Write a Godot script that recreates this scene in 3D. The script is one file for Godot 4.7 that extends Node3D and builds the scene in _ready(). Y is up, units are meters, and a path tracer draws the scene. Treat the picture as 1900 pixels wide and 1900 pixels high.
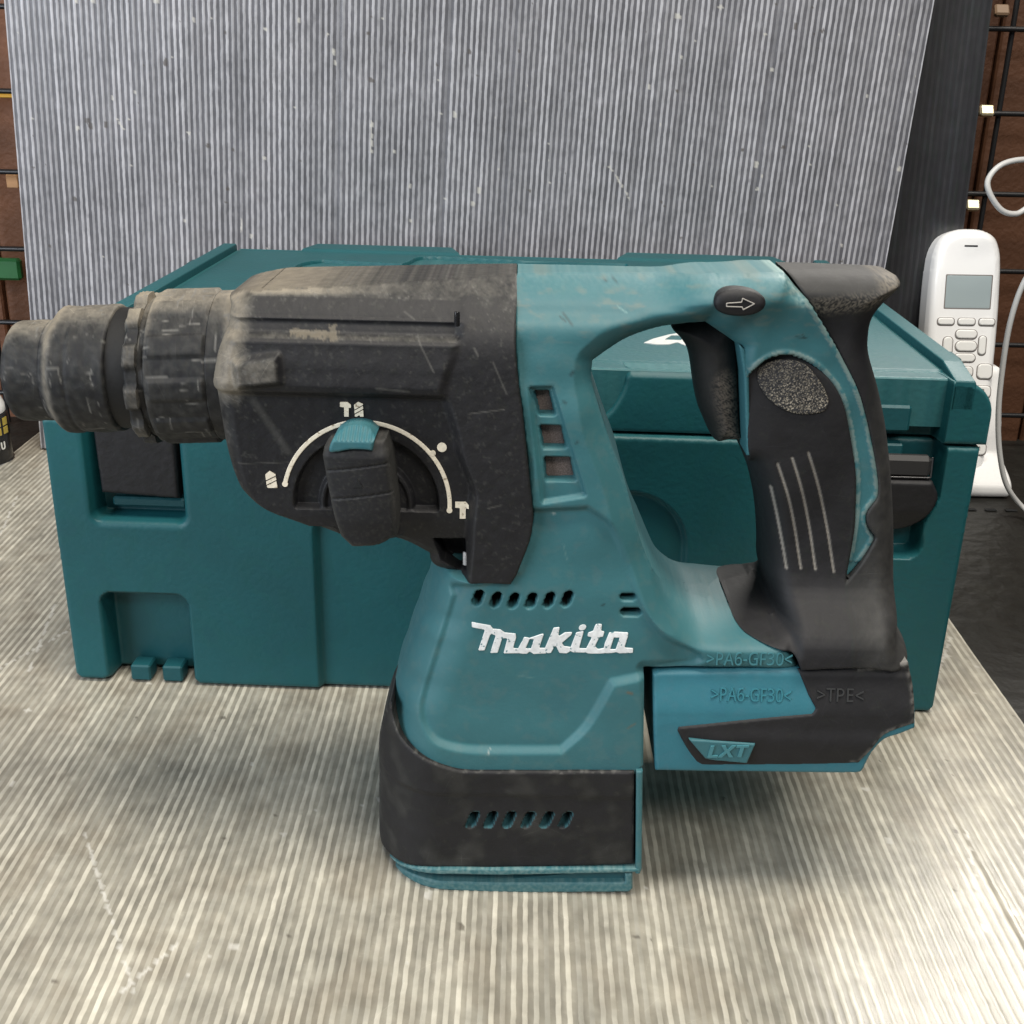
extends Node3D
# Everything is written in millimetres: x to the right, y up from the bench sheet, z towards the viewer; the drill's own mid-plane is z = 0.

const MM := 0.001
const TEAL := Color(0.044, 0.162, 0.190)
const CASE := Color(0.008, 0.086, 0.099)
const BLACK := Color(0.0148, 0.0155, 0.0162)
const DUST := Color(0.25, 0.215, 0.16)
const GREYDUST := Color(0.125, 0.122, 0.113)
const WHITE := Color(0.92, 0.84, 0.68)

var M := {}
var names := {}
var n_fine := FastNoiseLite.new()
var n_mid := FastNoiseLite.new()
var n_big := FastNoiseLite.new()
var n_streak := FastNoiseLite.new()
var cur_z := 0.0   # depth of the point being tinted, so that wear does not smear down steep faces


func _ready() -> void:
	var cam := Camera3D.new()
	cam.name = "camera"
	cam.fov = 47.38
	cam.near = 0.02
	cam.far = 20.0
	cam.transform = Transform3D(Basis(Vector3.RIGHT, deg_to_rad(-21.2)) * Basis(Vector3.BACK, deg_to_rad(1.4)), Vector3(0, 286, 391) * MM)
	add_child(cam)
	cam.current = true
	var env := Environment.new()
	env.background_mode = Environment.BG_COLOR
	env.background_color = Color(0.24, 0.245, 0.26)
	env.tonemap_mode = Environment.TONE_MAPPER_LINEAR
	env.tonemap_exposure = 1.55
	env.sdfgi_enabled = true
	env.ssao_enabled = true
	env.ssil_enabled = true
	var we := WorldEnvironment.new()
	we.name = "environment"
	we.environment = env
	add_child(we)
	# the shop's ceiling panels: one over the bench, one behind the photographer; the light at the left is an added one
	area_light("ceiling_panel_light", Vector3(0.15, 1.7, 0.25), Vector3(0.0, 0, -0.1), Vector2(1.2, 0.4), Color(1.0, 0.97, 0.92), 2.1)
	area_light("ceiling_panel_light", Vector3(0.6, 1.7, 1.5), Vector3(0, 0.1, -0.1), Vector2(1.2, 0.5), Color(1.0, 0.98, 0.95), 1.6)
	area_light("added_left_light", Vector3(-1.25, 0.6, 0.75), Vector3(-0.2, 0.15, -0.3), Vector2(0.9, 0.8), Color(0.93, 0.96, 1.0), 1.3)  # unseen light added to brighten the left of the backdrop sheet
	area_light("ceiling_panel_light", Vector3(0.93, 1.75, -1.76), Vector3(0.1, 0, 0.0), Vector2(0.9, 0.4), Color(1.0, 0.98, 0.95), 2.7)
	noises()
	materials()
	surroundings()
	corrugated_sheets()
	tool_case()
	hammer_drill()
	small_things()


func area_light(called: String, at: Vector3, to: Vector3, size: Vector2, c: Color, e: float) -> void:
	var l := AreaLight3D.new()
	l.area_size = size
	l.area_normalize_energy = true
	l.light_color = c
	l.light_energy = e
	l.area_range = 8.0
	l.shadow_enabled = true
	l.name = numbered(called)
	add_child(l)
	l.look_at_from_position(at, to, Vector3.UP if absf((to - at).normalized().y) < 0.95 else Vector3.FORWARD)


# ---------------------------------------------------------------- naming
func numbered(called: String) -> String:
	var k: int = names.get(called, 0)
	names[called] = k + 1
	return called if k == 0 else "%s_%03d" % [called, k]


func thing(called: String, label: String, category: String, at := Vector3.ZERO, group := "") -> Node3D:
	var o := Node3D.new()
	o.name = numbered(called)
	add_child(o)
	o.position = at * MM
	tag(o, label, category, group)
	return o


func tag(o: Node3D, label: String, category: String, group := "") -> void:
	o.set_meta("label", label)
	o.set_meta("category", category)
	if group:
		o.set_meta("group", group)


func put(called: String, mesh: Mesh, m: Material, parent: Node = self) -> MeshInstance3D:
	var o := MeshInstance3D.new()
	o.mesh = mesh
	o.material_override = m
	if parent == self:
		o.name = numbered(called)
		add_child(o)
	else:
		var k := 0
		for c in parent.get_children():
			if String(c.name) == called or String(c.name).begins_with(called + "_0"):
				k += 1
		o.name = called if k == 0 else "%s_%03d" % [called, k]
		parent.add_child(o)
	return o


# ---------------------------------------------------------------- materials
func noises() -> void:
	n_fine.seed = 3; n_fine.frequency = 0.9; n_fine.fractal_octaves = 3
	n_mid.seed = 5; n_mid.frequency = 0.16; n_mid.fractal_octaves = 4
	n_big.seed = 9; n_big.frequency = 0.035; n_big.fractal_octaves = 3
	n_streak.seed = 12; n_streak.frequency = 0.5; n_streak.fractal_octaves = 3


func noise_tex(freq: float, size: int, lo: float, hi: float, oct := 4, normal := false, bump := 1.0, sd := 1) -> NoiseTexture2D:
	var t := NoiseTexture2D.new()
	var n := FastNoiseLite.new()
	n.seed = sd
	n.frequency = freq
	n.fractal_octaves = oct
	t.width = size; t.height = size
	t.seamless = true
	t.noise = n
	if normal:
		t.as_normal_map = true
		t.bump_strength = bump
	else:
		var g := Gradient.new()
		g.set_color(0, Color(lo, lo, lo)); g.set_color(1, Color(hi, hi, hi))
		t.color_ramp = g
	return t


# a repeating picture of wear: soft noise with fine straight scratches and specks, as a share of light reflected
func wear_tex(size: int, base: float, spread: float, lines: int, top: float, specks: int, sd: int) -> ImageTexture:
	var r := RandomNumberGenerator.new()
	r.seed = sd
	var n := FastNoiseLite.new()
	n.seed = sd; n.frequency = 0.012; n.fractal_octaves = 5
	var src := n.get_seamless_image(size, size).get_data()
	var px := PackedFloat32Array()
	px.resize(size * size)
	for i in size * size:
		px[i] = base + spread * (src[i] / 255.0 - 0.5)
	for k in lines:
		var p := Vector2(r.randf(), r.randf()) * size
		var a := r.randf() * TAU
		var bend := r.randf_range(-0.012, 0.012)
		var len := int(r.randf_range(0.02, 0.22) * size * r.randf())
		var s := (top - base) * pow(r.randf(), 1.6)
		for j in len:
			var f := s * sin(PI * j / len)
			var q := posmod(int(p.x), size) + size * posmod(int(p.y), size)
			px[q] = maxf(px[q], minf(px[q] + f, top))
			p += Vector2(cos(a), sin(a))
			a += bend * r.randf()
	for k in specks:
		var x := r.randi() % size
		var y := r.randi() % size
		var s2 := r.randf() * (top - base) * 0.7
		for dx in r.randi_range(1, 3):
			for dy in r.randi_range(1, 3):
				px[(x + dx) % size + size * ((y + dy) % size)] += s2
	var bytes := PackedByteArray()
	bytes.resize(size * size)
	for i in size * size:
		bytes[i] = int(255.0 * pow(clampf(px[i], 0.0, 1.0), 1.0 / 2.2))
	return ImageTexture.create_from_image(Image.create_from_data(size, size, false, Image.FORMAT_L8, bytes))


func plastic(called: String, rough: float, tex: Texture2D, tile_mm: float, nrm: Texture2D, nrm_mm: float, nscale: float, vertex := true, c := Color.WHITE) -> StandardMaterial3D:
	var m := StandardMaterial3D.new()
	m.resource_name = called
	m.vertex_color_use_as_albedo = vertex
	m.albedo_color = c
	m.roughness = rough
	m.metallic_specular = 0.45
	m.uv1_triplanar = true
	m.uv1_world_triplanar = true
	m.uv1_scale = Vector3.ONE * (1000.0 / tile_mm)
	if tex:
		m.albedo_texture = tex
	if nrm:
		m.normal_enabled = true
		m.normal_texture = nrm
		m.normal_scale = nscale
	M[called] = m
	return m


func simple(called: String, c: Color, rough: float, metal := 0.0) -> StandardMaterial3D:
	var m := StandardMaterial3D.new()
	m.resource_name = called
	m.albedo_color = c.linear_to_srgb()
	m.roughness = rough
	m.metallic = metal
	M[called] = m
	return m


func materials() -> void:
	var grain := noise_tex(0.11, 512, 0, 1, 3, true, 3.0, 4)
	var soft := noise_tex(0.03, 512, 0, 1, 4, true, 6.0, 8)
	var wear := wear_tex(1024, 0.44, 0.20, 800, 1.0, 1600, 21)
	var wear_teal := wear_tex(1024, 0.78, 0.07, 130, 1.0, 200, 33)
	plastic("teal_plastic", 0.54, wear_teal, 110, grain, 16, 0.06)
	plastic("black_plastic", 0.6, wear, 90, soft, 30, 0.18)
	plastic("rubber", 0.66, wear, 140, soft, 40, 0.12)
	plastic("rubber_light", 0.8, noise_tex(0.08, 256, 0.6, 1.0, 4, false, 1.0, 7), 14, null, 0, 0)
	plastic("case_plastic", 0.5, wear_tex(1024, 0.86, 0.07, 70, 1.0, 160, 52), 210, grain, 9, 0.09)
	plastic("sheet_plastic", 0.27, wear_tex(1024, 0.78, 0.3, 260, 1.0, 1500, 44), 150, null, 0, 0)
	var sp: StandardMaterial3D = M.sheet_plastic
	sp.roughness = 0.5
	sp.clearcoat_enabled = true
	sp.clearcoat = 0.55
	sp.clearcoat_roughness = 0.27
	plastic("white_print", 0.5, noise_tex(0.05, 256, 0.88, 1.0, 4, false, 1.0, 3), 30, null, 0, 0)
	plastic("phone_plastic", 0.25, null, 100, null, 0, 0)
	plastic("bench_rubber", 0.5, wear_tex(1024, 0.5, 0.35, 200, 1.0, 700, 61), 300, soft, 60, 0.3)
	plastic("wood", 0.6, null, 100, soft, 60, 0.3)
	simple("dark_void", Color(0.004, 0.005, 0.006), 0.8)
	simple("wire_black", Color(0.012, 0.012, 0.013), 0.35)
	simple("steel", Color(0.35, 0.35, 0.36), 0.3, 1.0)
	simple("brass", Color(0.92, 0.82, 0.55), 0.4, 0.85)
	simple("cord_grey", Color(0.5, 0.5, 0.49), 0.4)
	simple("phone_white", Color(0.86, 0.86, 0.85), 0.3)
	simple("print_grey", Color(0.18, 0.16, 0.15), 0.5)
	simple("print_white", Color(0.75, 0.75, 0.72), 0.5)
	simple("gloss_black", Color(0.012, 0.012, 0.013), 0.22)
	simple("hinge_grey", Color(0.02, 0.02, 0.021), 0.6)
	simple("dull_tan", Color(0.20, 0.13, 0.08), 0.5)
	simple("label_yellow", Color(0.45, 0.34, 0.06), 0.4)
	simple("leaf_green", Color(0.02, 0.12, 0.035), 0.4)
	simple("amber", Color(0.72, 0.40, 0.03), 0.45)
	simple("card", Color(0.45, 0.25, 0.12), 0.7)
	simple("lcd", Color(0.33, 0.39, 0.40), 0.08)
	simple("key_white", Color(0.8, 0.8, 0.78), 0.35)


# ---------------------------------------------------------------- outlines
# A list x, y, x, y ... becomes a smooth closed loop; a point given twice is a corner.
func loop(a: Array, sub := 6) -> PackedVector2Array:
	var p: Array[Vector2] = []
	var corner: Array[bool] = []
	for i in range(0, a.size(), 2):
		var v := Vector2(a[i], a[i + 1])
		if p.size() and p[-1].is_equal_approx(v):
			corner[-1] = true
		else:
			p.append(v)
			corner.append(false)
	var out := PackedVector2Array()
	var n := p.size()
	for i in n:
		var b := p[i]
		var c := p[(i + 1) % n]
		var t0 := (c - p[(i - 1 + n) % n]) * 0.5
		var t1 := (p[(i + 2) % n] - b) * 0.5
		var d := b.distance_to(c)
		if corner[i]: t0 = c - b
		if corner[(i + 1) % n]: t1 = c - b
		t0 = t0.limit_length(d)
		t1 = t1.limit_length(d)
		for k in sub:
			var t := float(k) / sub
			var t2 := t * t
			var t3 := t2 * t
			out.append((2 * t3 - 3 * t2 + 1) * b + (t3 - 2 * t2 + t) * t0 + (3 * t2 - 2 * t3) * c + (t3 - t2) * t1)
	return out


# A smooth open line through points.
func path(a: Array, sub := 6) -> PackedVector2Array:
	var out := PackedVector2Array()
	var p: Array[Vector2] = []
	for i in range(0, a.size(), 2):
		p.append(Vector2(a[i], a[i + 1]))
	for i in p.size() - 1:
		var t0 := (p[i + 1] - p[maxi(i - 1, 0)]) * 0.5
		var t1 := (p[mini(i + 2, p.size() - 1)] - p[i]) * 0.5
		for k in sub:
			var t := float(k) / sub
			var t2 := t * t
			var t3 := t2 * t
			out.append((2 * t3 - 3 * t2 + 1) * p[i] + (t3 - 2 * t2 + t) * t0 + (3 * t2 - 2 * t3) * p[i + 1] + (t3 - t2) * t1)
	out.append(p[-1])
	return out


func rect_loop(x0: float, y0: float, x1: float, y1: float, r: float, sub := 5) -> PackedVector2Array:
	var out := PackedVector2Array()
	var cs := [Vector2(x1 - r, y1 - r), Vector2(x0 + r, y1 - r), Vector2(x0 + r, y0 + r), Vector2(x1 - r, y0 + r)]
	for q in 4:
		for k in sub + 1:
			var a := PI / 2 * (q + float(k) / sub)
			out.append(cs[q] + r * Vector2(cos(a), sin(a)))
	return out


class Shape2:
	var poly: PackedVector2Array
	var curve := Curve2D.new()
	var box: Rect2
	func _init(p: PackedVector2Array, closed := true) -> void:
		poly = p
		curve.bake_interval = 0.7
		box = Rect2(p[0], Vector2.ZERO)
		for v in p:
			curve.add_point(v)
			box = box.expand(v)
		if closed:
			curve.add_point(p[0])
	# distance inside (positive) or outside (negative); far outside is only told roughly
	func inside(p: Vector2, reach := 6.0) -> float:
		if not box.grow(reach).has_point(p):
			return -reach
		var d := curve.get_closest_point(p).distance_to(p)
		return d if Geometry2D.is_point_in_polygon(p, poly) else -d
	func near(p: Vector2, reach := 6.0) -> float:
		if not box.grow(reach).has_point(p):
			return reach
		return curve.get_closest_point(p).distance_to(p)


func shape(p: PackedVector2Array) -> Shape2:
	return Shape2.new(p)


func seg_dist(p: Vector2, a: Vector2, b: Vector2) -> float:
	var ab := b - a
	return p.distance_to(a + ab * clampf((p - a).dot(ab) / ab.length_squared(), 0, 1))


# inverse-distance blend of control points: x, y and then values
func blend3(c: Array, p: Vector2) -> float:
	var s := 0.0
	var t := 0.0
	for i in range(0, c.size(), 3):
		var dx: float = c[i] - p.x
		var dy: float = c[i + 1] - p.y
		var w := dx * dx + dy * dy + 70.0
		w = 1.0 / (w * w)
		s += w
		t += w * c[i + 2]
	return t / s


func round_edge(t: float) -> float:   # 0 at the rim, 1 once past the rounding
	if t >= 1.0: return 1.0
	return sqrt(maxf(0.0, 1.0 - (1.0 - t) * (1.0 - t)))


# ---------------------------------------------------------------- relief
# A solid whose front is a height over an outline: height(p, s) with s the distance from the rim, tint(p, z, s) the colour.
# mirror: the back is the same as the front; otherwise the rim goes back to z = back.
func relief(outer: PackedVector2Array, holes: Array, step: float, height: Callable, tint: Callable, mirror: bool, back := 0.0) -> ArrayMesh:
	var loops: Array = [outer] + holes
	var lo := outer[0]
	var hi := outer[0]
	for v in outer:
		lo = lo.min(v); hi = hi.max(v)
	lo -= Vector2.ONE * step * 2.3
	var nx := int((hi.x - lo.x) / step) + 4
	var ny := int((hi.y - lo.y) / step) + 4
	var N := nx * ny
	var ins := PackedByteArray(); ins.resize(N)
	for j in ny:
		var y := lo.y + j * step
		var xs := PackedFloat32Array()
		for l: PackedVector2Array in loops:
			var m := l.size()
			for i in m:
				var a := l[i]
				var b := l[(i + 1) % m]
				if (a.y > y) != (b.y > y):
					xs.append(a.x + (y - a.y) * (b.x - a.x) / (b.y - a.y))
		xs.sort()
		for k in range(0, xs.size() - 1, 2):
			var i0 := maxi(0, int(ceil((xs[k] - lo.x) / step)))
			var i1 := mini(nx - 1, int(floor((xs[k + 1] - lo.x) / step)))
			for i in range(i0, i1 + 1):
				ins[j * nx + i] = 1
	# nearest rim point of every node: stamped close by, then swept
	var qx := PackedFloat32Array(); qx.resize(N); qx.fill(1e6)
	var qy := PackedFloat32Array(); qy.resize(N); qy.fill(1e6)
	var dd := PackedFloat32Array(); dd.resize(N); dd.fill(1e12)
	for l: PackedVector2Array in loops:
		var m := l.size()
		for i in m:
			var a := l[i]
			var b := l[(i + 1) % m]
			var cnt := maxi(1, int(ceil(a.distance_to(b) / (step * 0.35))))
			for k in cnt:
				var q := a.lerp(b, float(k) / cnt)
				var ci := int(floor((q.x - lo.x) / step))
				var cj := int(floor((q.y - lo.y) / step))
				for jj in range(maxi(0, cj - 1), mini(ny, cj + 3)):
					for ii in range(maxi(0, ci - 1), mini(nx, ci + 3)):
						var d := q.distance_squared_to(Vector2(lo.x + ii * step, lo.y + jj * step))
						var w := jj * nx + ii
						if d < dd[w]:
							dd[w] = d; qx[w] = q.x; qy[w] = q.y
	for pass_ in 2:
		var offs: Array = [-1, -nx - 1, -nx, -nx + 1] if pass_ == 0 else [1, nx + 1, nx, nx - 1]
		for jj in range(1, ny - 1):
			var j := jj if pass_ == 0 else ny - 1 - jj
			var y := lo.y + j * step
			for ii in range(1, nx - 1):
				var i := ii if pass_ == 0 else nx - 1 - ii
				var w := j * nx + i
				if ins[w] == 0: continue
				var x := lo.x + i * step
				var best := dd[w]
				for o: int in offs:
					var ex := qx[w + o] - x
					var ey := qy[w + o] - y
					var d := ex * ex + ey * ey
					if d < best:
						best = d; qx[w] = qx[w + o]; qy[w] = qy[w + o]
				dd[w] = best
	var id := PackedInt32Array(); id.resize(N); id.fill(-1)
	var P := PackedVector3Array()
	var C := PackedColorArray()
	var rim := PackedByteArray()
	for j in range(1, ny - 1):
		for i in range(1, nx - 1):
			var w := j * nx + i
			var p := Vector2(lo.x + i * step, lo.y + j * step)
			var s := 0.0
			if ins[w]:
				s = sqrt(dd[w])
				if s < step * 0.22:
					p = Vector2(qx[w], qy[w]); s = 0.0
			else:
				if ins[w - 1] + ins[w + 1] + ins[w - nx] + ins[w + nx] + ins[w - nx - 1] + ins[w - nx + 1] + ins[w + nx - 1] + ins[w + nx + 1] == 0:
					continue
				if dd[w] > 1e11: continue
				p = Vector2(qx[w], qy[w])
			id[w] = P.size()
			var z: float = height.call(p, s)
			P.append(Vector3(p.x, p.y, z))
			cur_z = z
			C.append(tint.call(p, z, s))
			rim.append(0 if s > 0.0 else 1)
	cur_z = 0.0
	var F := PackedInt32Array()
	var edges := {}
	for j in range(1, ny - 2):
		for i in range(1, nx - 2):
			var w := j * nx + i
			var a := id[w]; var b := id[w + 1]; var c := id[w + nx + 1]; var d := id[w + nx]
			if a < 0 or b < 0 or c < 0 or d < 0: continue
			if ins[w] + ins[w + 1] + ins[w + nx] + ins[w + nx + 1] == 0: continue
			var tris: Array
			if absf(P[a].z - P[c].z) < absf(P[b].z - P[d].z): tris = [a, c, b, a, d, c]
			else: tris = [a, d, b, b, d, c]
			for k in [0, 3]:
				var u: int = tris[k]; var v: int = tris[k + 1]; var t: int = tris[k + 2]
				var A := P[u]; var B := P[v]; var D := P[t]
				if absf((B.x - A.x) * (D.y - A.y) - (B.y - A.y) * (D.x - A.x)) < 1e-5: continue
				F.append(u); F.append(v); F.append(t)
				for e: Array in [[u, v], [v, t], [t, u]]:
					if rim[e[0]] and rim[e[1]]:
						var rev := Vector2i(e[1], e[0])
						if edges.has(rev): edges.erase(rev)
						else: edges[Vector2i(e[0], e[1])] = true
	var NR := PackedVector3Array(); NR.resize(P.size())
	for k in range(0, F.size(), 3):
		var nrm := (P[F[k + 2]] - P[F[k]]).cross(P[F[k + 1]] - P[F[k]])
		NR[F[k]] += nrm; NR[F[k + 1]] += nrm; NR[F[k + 2]] += nrm
	var n := P.size()
	for k in n:
		NR[k] = NR[k].normalized()
	if mirror:
		for k in n:
			P.append(Vector3(P[k].x, P[k].y, -P[k].z)); C.append(C[k]); NR.append(Vector3(NR[k].x, NR[k].y, -NR[k].z))
		for k in range(0, F.size(), 3):
			F.append(F[k] + n); F.append(F[k + 2] + n); F.append(F[k + 1] + n)
	for e: Vector2i in edges:
		var A := P[e.x]; var B := P[e.y]
		var side := Vector3(A.y - B.y, B.x - A.x, 0).normalized()   # outwards for clockwise fronts
		var k := P.size()
		var zA := -A.z if mirror else back
		var zB := -B.z if mirror else back
		P.append(A); P.append(B); P.append(Vector3(B.x, B.y, zB)); P.append(Vector3(A.x, A.y, zA))
		for q in 4:
			NR.append(side)
		C.append(C[e.x]); C.append(C[e.y]); C.append(C[e.y]); C.append(C[e.x])
		for q: int in [0, 2, 1, 0, 3, 2]:
			F.append(k + q)
	if not mirror:   # close the back
		var k0 := P.size()
		for k in n:
			P.append(Vector3(P[k].x, P[k].y, back)); C.append(C[k]); NR.append(Vector3(0, 0, -1))
		var top := F.size()
		for k in range(0, top, 3):
			if F[k] < n and F[k + 1] < n and F[k + 2] < n:
				F.append(F[k] + k0); F.append(F[k + 2] + k0); F.append(F[k + 1] + k0)
	for k in P.size():
		P[k] *= MM
	var arr := []
	arr.resize(Mesh.ARRAY_MAX)
	arr[Mesh.ARRAY_VERTEX] = P
	arr[Mesh.ARRAY_NORMAL] = NR
	arr[Mesh.ARRAY_COLOR] = C
	arr[Mesh.ARRAY_INDEX] = F
	var mesh := ArrayMesh.new()
	mesh.add_surface_from_arrays(Mesh.PRIMITIVE_TRIANGLES, arr)
	return mesh


# a flat-topped slab with softened rim
func slab(outer: PackedVector2Array, z0: float, z1: float, bevel: float, step: float, c: Color, holes: Array = []) -> ArrayMesh:
	return relief(outer, holes, step, func(_p, s): return z1 - bevel * (1.0 - round_edge(s / maxf(bevel, 0.01))), func(_p, _z, _s): return c, false, z0)


# a grid of points (rows of equal length) as a skin; closed joins the last column to the first
func skin(rows: Array, cols: Array, closed: bool, flip := false) -> ArrayMesh:
	var nr := rows.size()
	var nc: int = rows[0].size()
	var P := PackedVector3Array()
	var C := PackedColorArray()
	for r in nr:
		P.append_array(rows[r]); C.append_array(cols[r])
	var F := PackedInt32Array()
	for r in nr - 1:
		for c in (nc if closed else nc - 1):
			var a := r * nc + c
			var b := r * nc + (c + 1) % nc
			if flip: F.append_array([a, b, a + nc, b, b + nc, a + nc])
			else: F.append_array([a, a + nc, b, b, a + nc, b + nc])
	var NR := PackedVector3Array(); NR.resize(P.size())
	for k in range(0, F.size(), 3):
		var nrm := (P[F[k + 2]] - P[F[k]]).cross(P[F[k + 1]] - P[F[k]])
		NR[F[k]] += nrm; NR[F[k + 1]] += nrm; NR[F[k + 2]] += nrm
	for k in P.size():
		NR[k] = NR[k].normalized()
		P[k] *= MM
	var arr := []
	arr.resize(Mesh.ARRAY_MAX)
	arr[Mesh.ARRAY_VERTEX] = P; arr[Mesh.ARRAY_NORMAL] = NR; arr[Mesh.ARRAY_COLOR] = C; arr[Mesh.ARRAY_INDEX] = F
	var mesh := ArrayMesh.new()
	mesh.add_surface_from_arrays(Mesh.PRIMITIVE_TRIANGLES, arr)
	return mesh


# a round rod along points
func rod(pts: Array, r: float, c := Color.WHITE, sides := 10) -> ArrayMesh:
	var rows := []
	var cols := []
	var up := Vector3(0.13, 0.21, 0.97)
	for i in pts.size():
		var d: Vector3 = (pts[mini(i + 1, pts.size() - 1)] - pts[maxi(i - 1, 0)]).normalized()
		var a := d.cross(up).normalized()
		var b := d.cross(a)
		var row := PackedVector3Array()
		var col := PackedColorArray()
		for k in sides:
			var t := TAU * k / sides
			row.append(pts[i] + r * (cos(t) * a + sin(t) * b)); col.append(c)
		if i == 0:
			var cap := PackedVector3Array(); cap.resize(sides); cap.fill(pts[0]); rows.append(cap); cols.append(col)
		rows.append(row); cols.append(col)
		if i == pts.size() - 1:
			var cap := PackedVector3Array(); cap.resize(sides); cap.fill(pts[i]); rows.append(cap); cols.append(col)
	return skin(rows, cols, true)


func curve3(a: Array, sub := 8) -> Array:
	var out := []
	for i in a.size() - 1:
		for k in sub:
			out.append((a[i] as Vector3).cubic_interpolate(a[i + 1], a[maxi(i - 1, 0)], a[mini(i + 2, a.size() - 1)], float(k) / sub))
	out.append(a[-1])
	return out


func block(size: Vector3, bevel: float, c: Color, at := Vector3.ZERO) -> ArrayMesh:   # a box with chamfered edges, in mm, centred on at
	var st := SurfaceTool.new()
	st.begin(Mesh.PRIMITIVE_TRIANGLES)
	st.set_smooth_group(-1)
	var h := size / 2
	var b := minf(bevel, minf(h.x, minf(h.y, h.z)) * 0.9)
	var add := func(pts: Array):
		var nrm: Vector3 = (pts[2] - pts[0]).cross(pts[1] - pts[0])
		if nrm.dot(pts[0] + pts[1] + pts[2]) < 0: pts.reverse()
		for k in range(1, pts.size() - 1):
			for q in [0, k, k + 1]:
				st.set_color(c)
				st.add_vertex((pts[q] + at) * MM)
	for ax in 3:
		var u := (ax + 1) % 3
		var v := (ax + 2) % 3
		for s in [-1.0, 1.0]:
			var f := []
			for q in [[-1, -1], [1, -1], [1, 1], [-1, 1]]:
				var p := Vector3.ZERO
				p[ax] = s * h[ax]; p[u] = q[0] * (h[u] - b); p[v] = q[1] * (h[v] - b)
				f.append(p)
			add.call(f)
			for t in [-1.0, 1.0]:
				var e := []
				for q in [[0, -1], [0, 1], [1, 1], [1, -1]]:
					var p := Vector3.ZERO
					p[ax] = s * (h[ax] - (b if q[0] else 0.0)); p[u] = t * (h[u] - (0.0 if q[0] else b)); p[v] = q[1] * (h[v] - b)
					e.append(p)
				add.call(e)
	for sx in [-1.0, 1.0]:
		for sy in [-1.0, 1.0]:
			for sz in [-1.0, 1.0]:
				add.call([Vector3(sx * h.x, sy * (h.y - b), sz * (h.z - b)), Vector3(sx * (h.x - b), sy * h.y, sz * (h.z - b)), Vector3(sx * (h.x - b), sy * (h.y - b), sz * h.z)])
	st.generate_normals()
	return st.commit()


func text_mesh(t: String, height_mm: float, depth_mm: float, bold := false) -> TextMesh:
	var tm := TextMesh.new()
	var f := SystemFont.new()
	f.font_names = PackedStringArray(["Droid Sans"])
	f.font_weight = 700 if bold else 400
	tm.font = f
	tm.text = t
	tm.font_size = 64
	tm.pixel_size = height_mm / 46.0 * MM
	tm.depth = depth_mm * MM
	tm.curve_step = 1.0
	return tm


func around(p: Vector2, n: FastNoiseLite, s := 1.0) -> float:   # noise from 0 to 1
	return 0.5 + 0.5 * n.get_noise_3d(p.x * s, p.y * s, cur_z * s)


func mix(a: Color, b: Color, t: float) -> Color:
	return a.lerp(b, clampf(t, 0.0, 1.0))


# ================================================================ the drill
var TZ := [0.84, 219.01, 33, 7.45, 219.18, 33, 14.06, 219.34, 33, 20.67, 219.5, 33, 27.27, 219.66, 33, 33.88, 219.82, 33, 40.48, 219.98, 33, 47.09, 220.13, 32.9, 53.88, 220.05, 31.6, 60.7, 219.99, 30.4, 67.57, 219.93, 29.2, 78.37, 220.26, 25, 90.62, 218.78, 20, 0.74, 222.95, 32, 10.64, 223.2, 32, 20.54, 223.44, 32, 30.43, 223.68, 32, 40.32, 223.92, 32, 50.32, 224.02, 31.2, 60.52, 223.95, 29.4, 70.81, 223.89, 27.6, 1.93, 209.14, 29.6, 8.66, 209.3, 29.6, 15.4, 209.47, 29.6, 22.13, 209.63, 29.6, 28.94, 209.57, 28.5, 35.79, 209.67, 27.4, 42.67, 209.93, 26.2, 49.58, 210.21, 25.1, 56.52, 210.5, 24, 63.49, 210.78, 22.9, 10.73, 196.29, 32.5, 2.62, 182.61, 34.5, 18.25, 176.02, 35, 10.42, 152.34, 36, 24.39, 152.89, 36.5, 2.08, 135.62, 37.5, 26.75, 138.41, 38, -20.91, 119.59, 38, -8.23, 114.2, 38.5, 9.92, 110.93, 39, 31.6, 111.52, 39, -29.99, 89.32, 39, -7.77, 83.63, 39, 20.18, 80.16, 39, -33.76, 70.67, 40, -14.94, 60.63, 40.5, 11.51, 59.19, 40.5, 41.69, 60.05, 40.5, 40.44, 81.61, 40.5, 39.41, 100.06, 40, 71.19, 96.23, 37, 91.39, 96.78, 37, 27.73, 158.01, 35, 35.62, 139.93, 36.5, 73.27, 205.13, 19, 85.52, 205.32, 18.5, 78.05, 179.15, 16, 94.85, 201.79, 17.5, 106.94, 191.06, 16.5, 116.73, 172.49, 15.5, 121.08, 153.39, 15.5, 121.29, 129.64, 16, 96.85, 153.3, 17, 104.57, 114.05, 19, 100.8, 113.95, 19]
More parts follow.
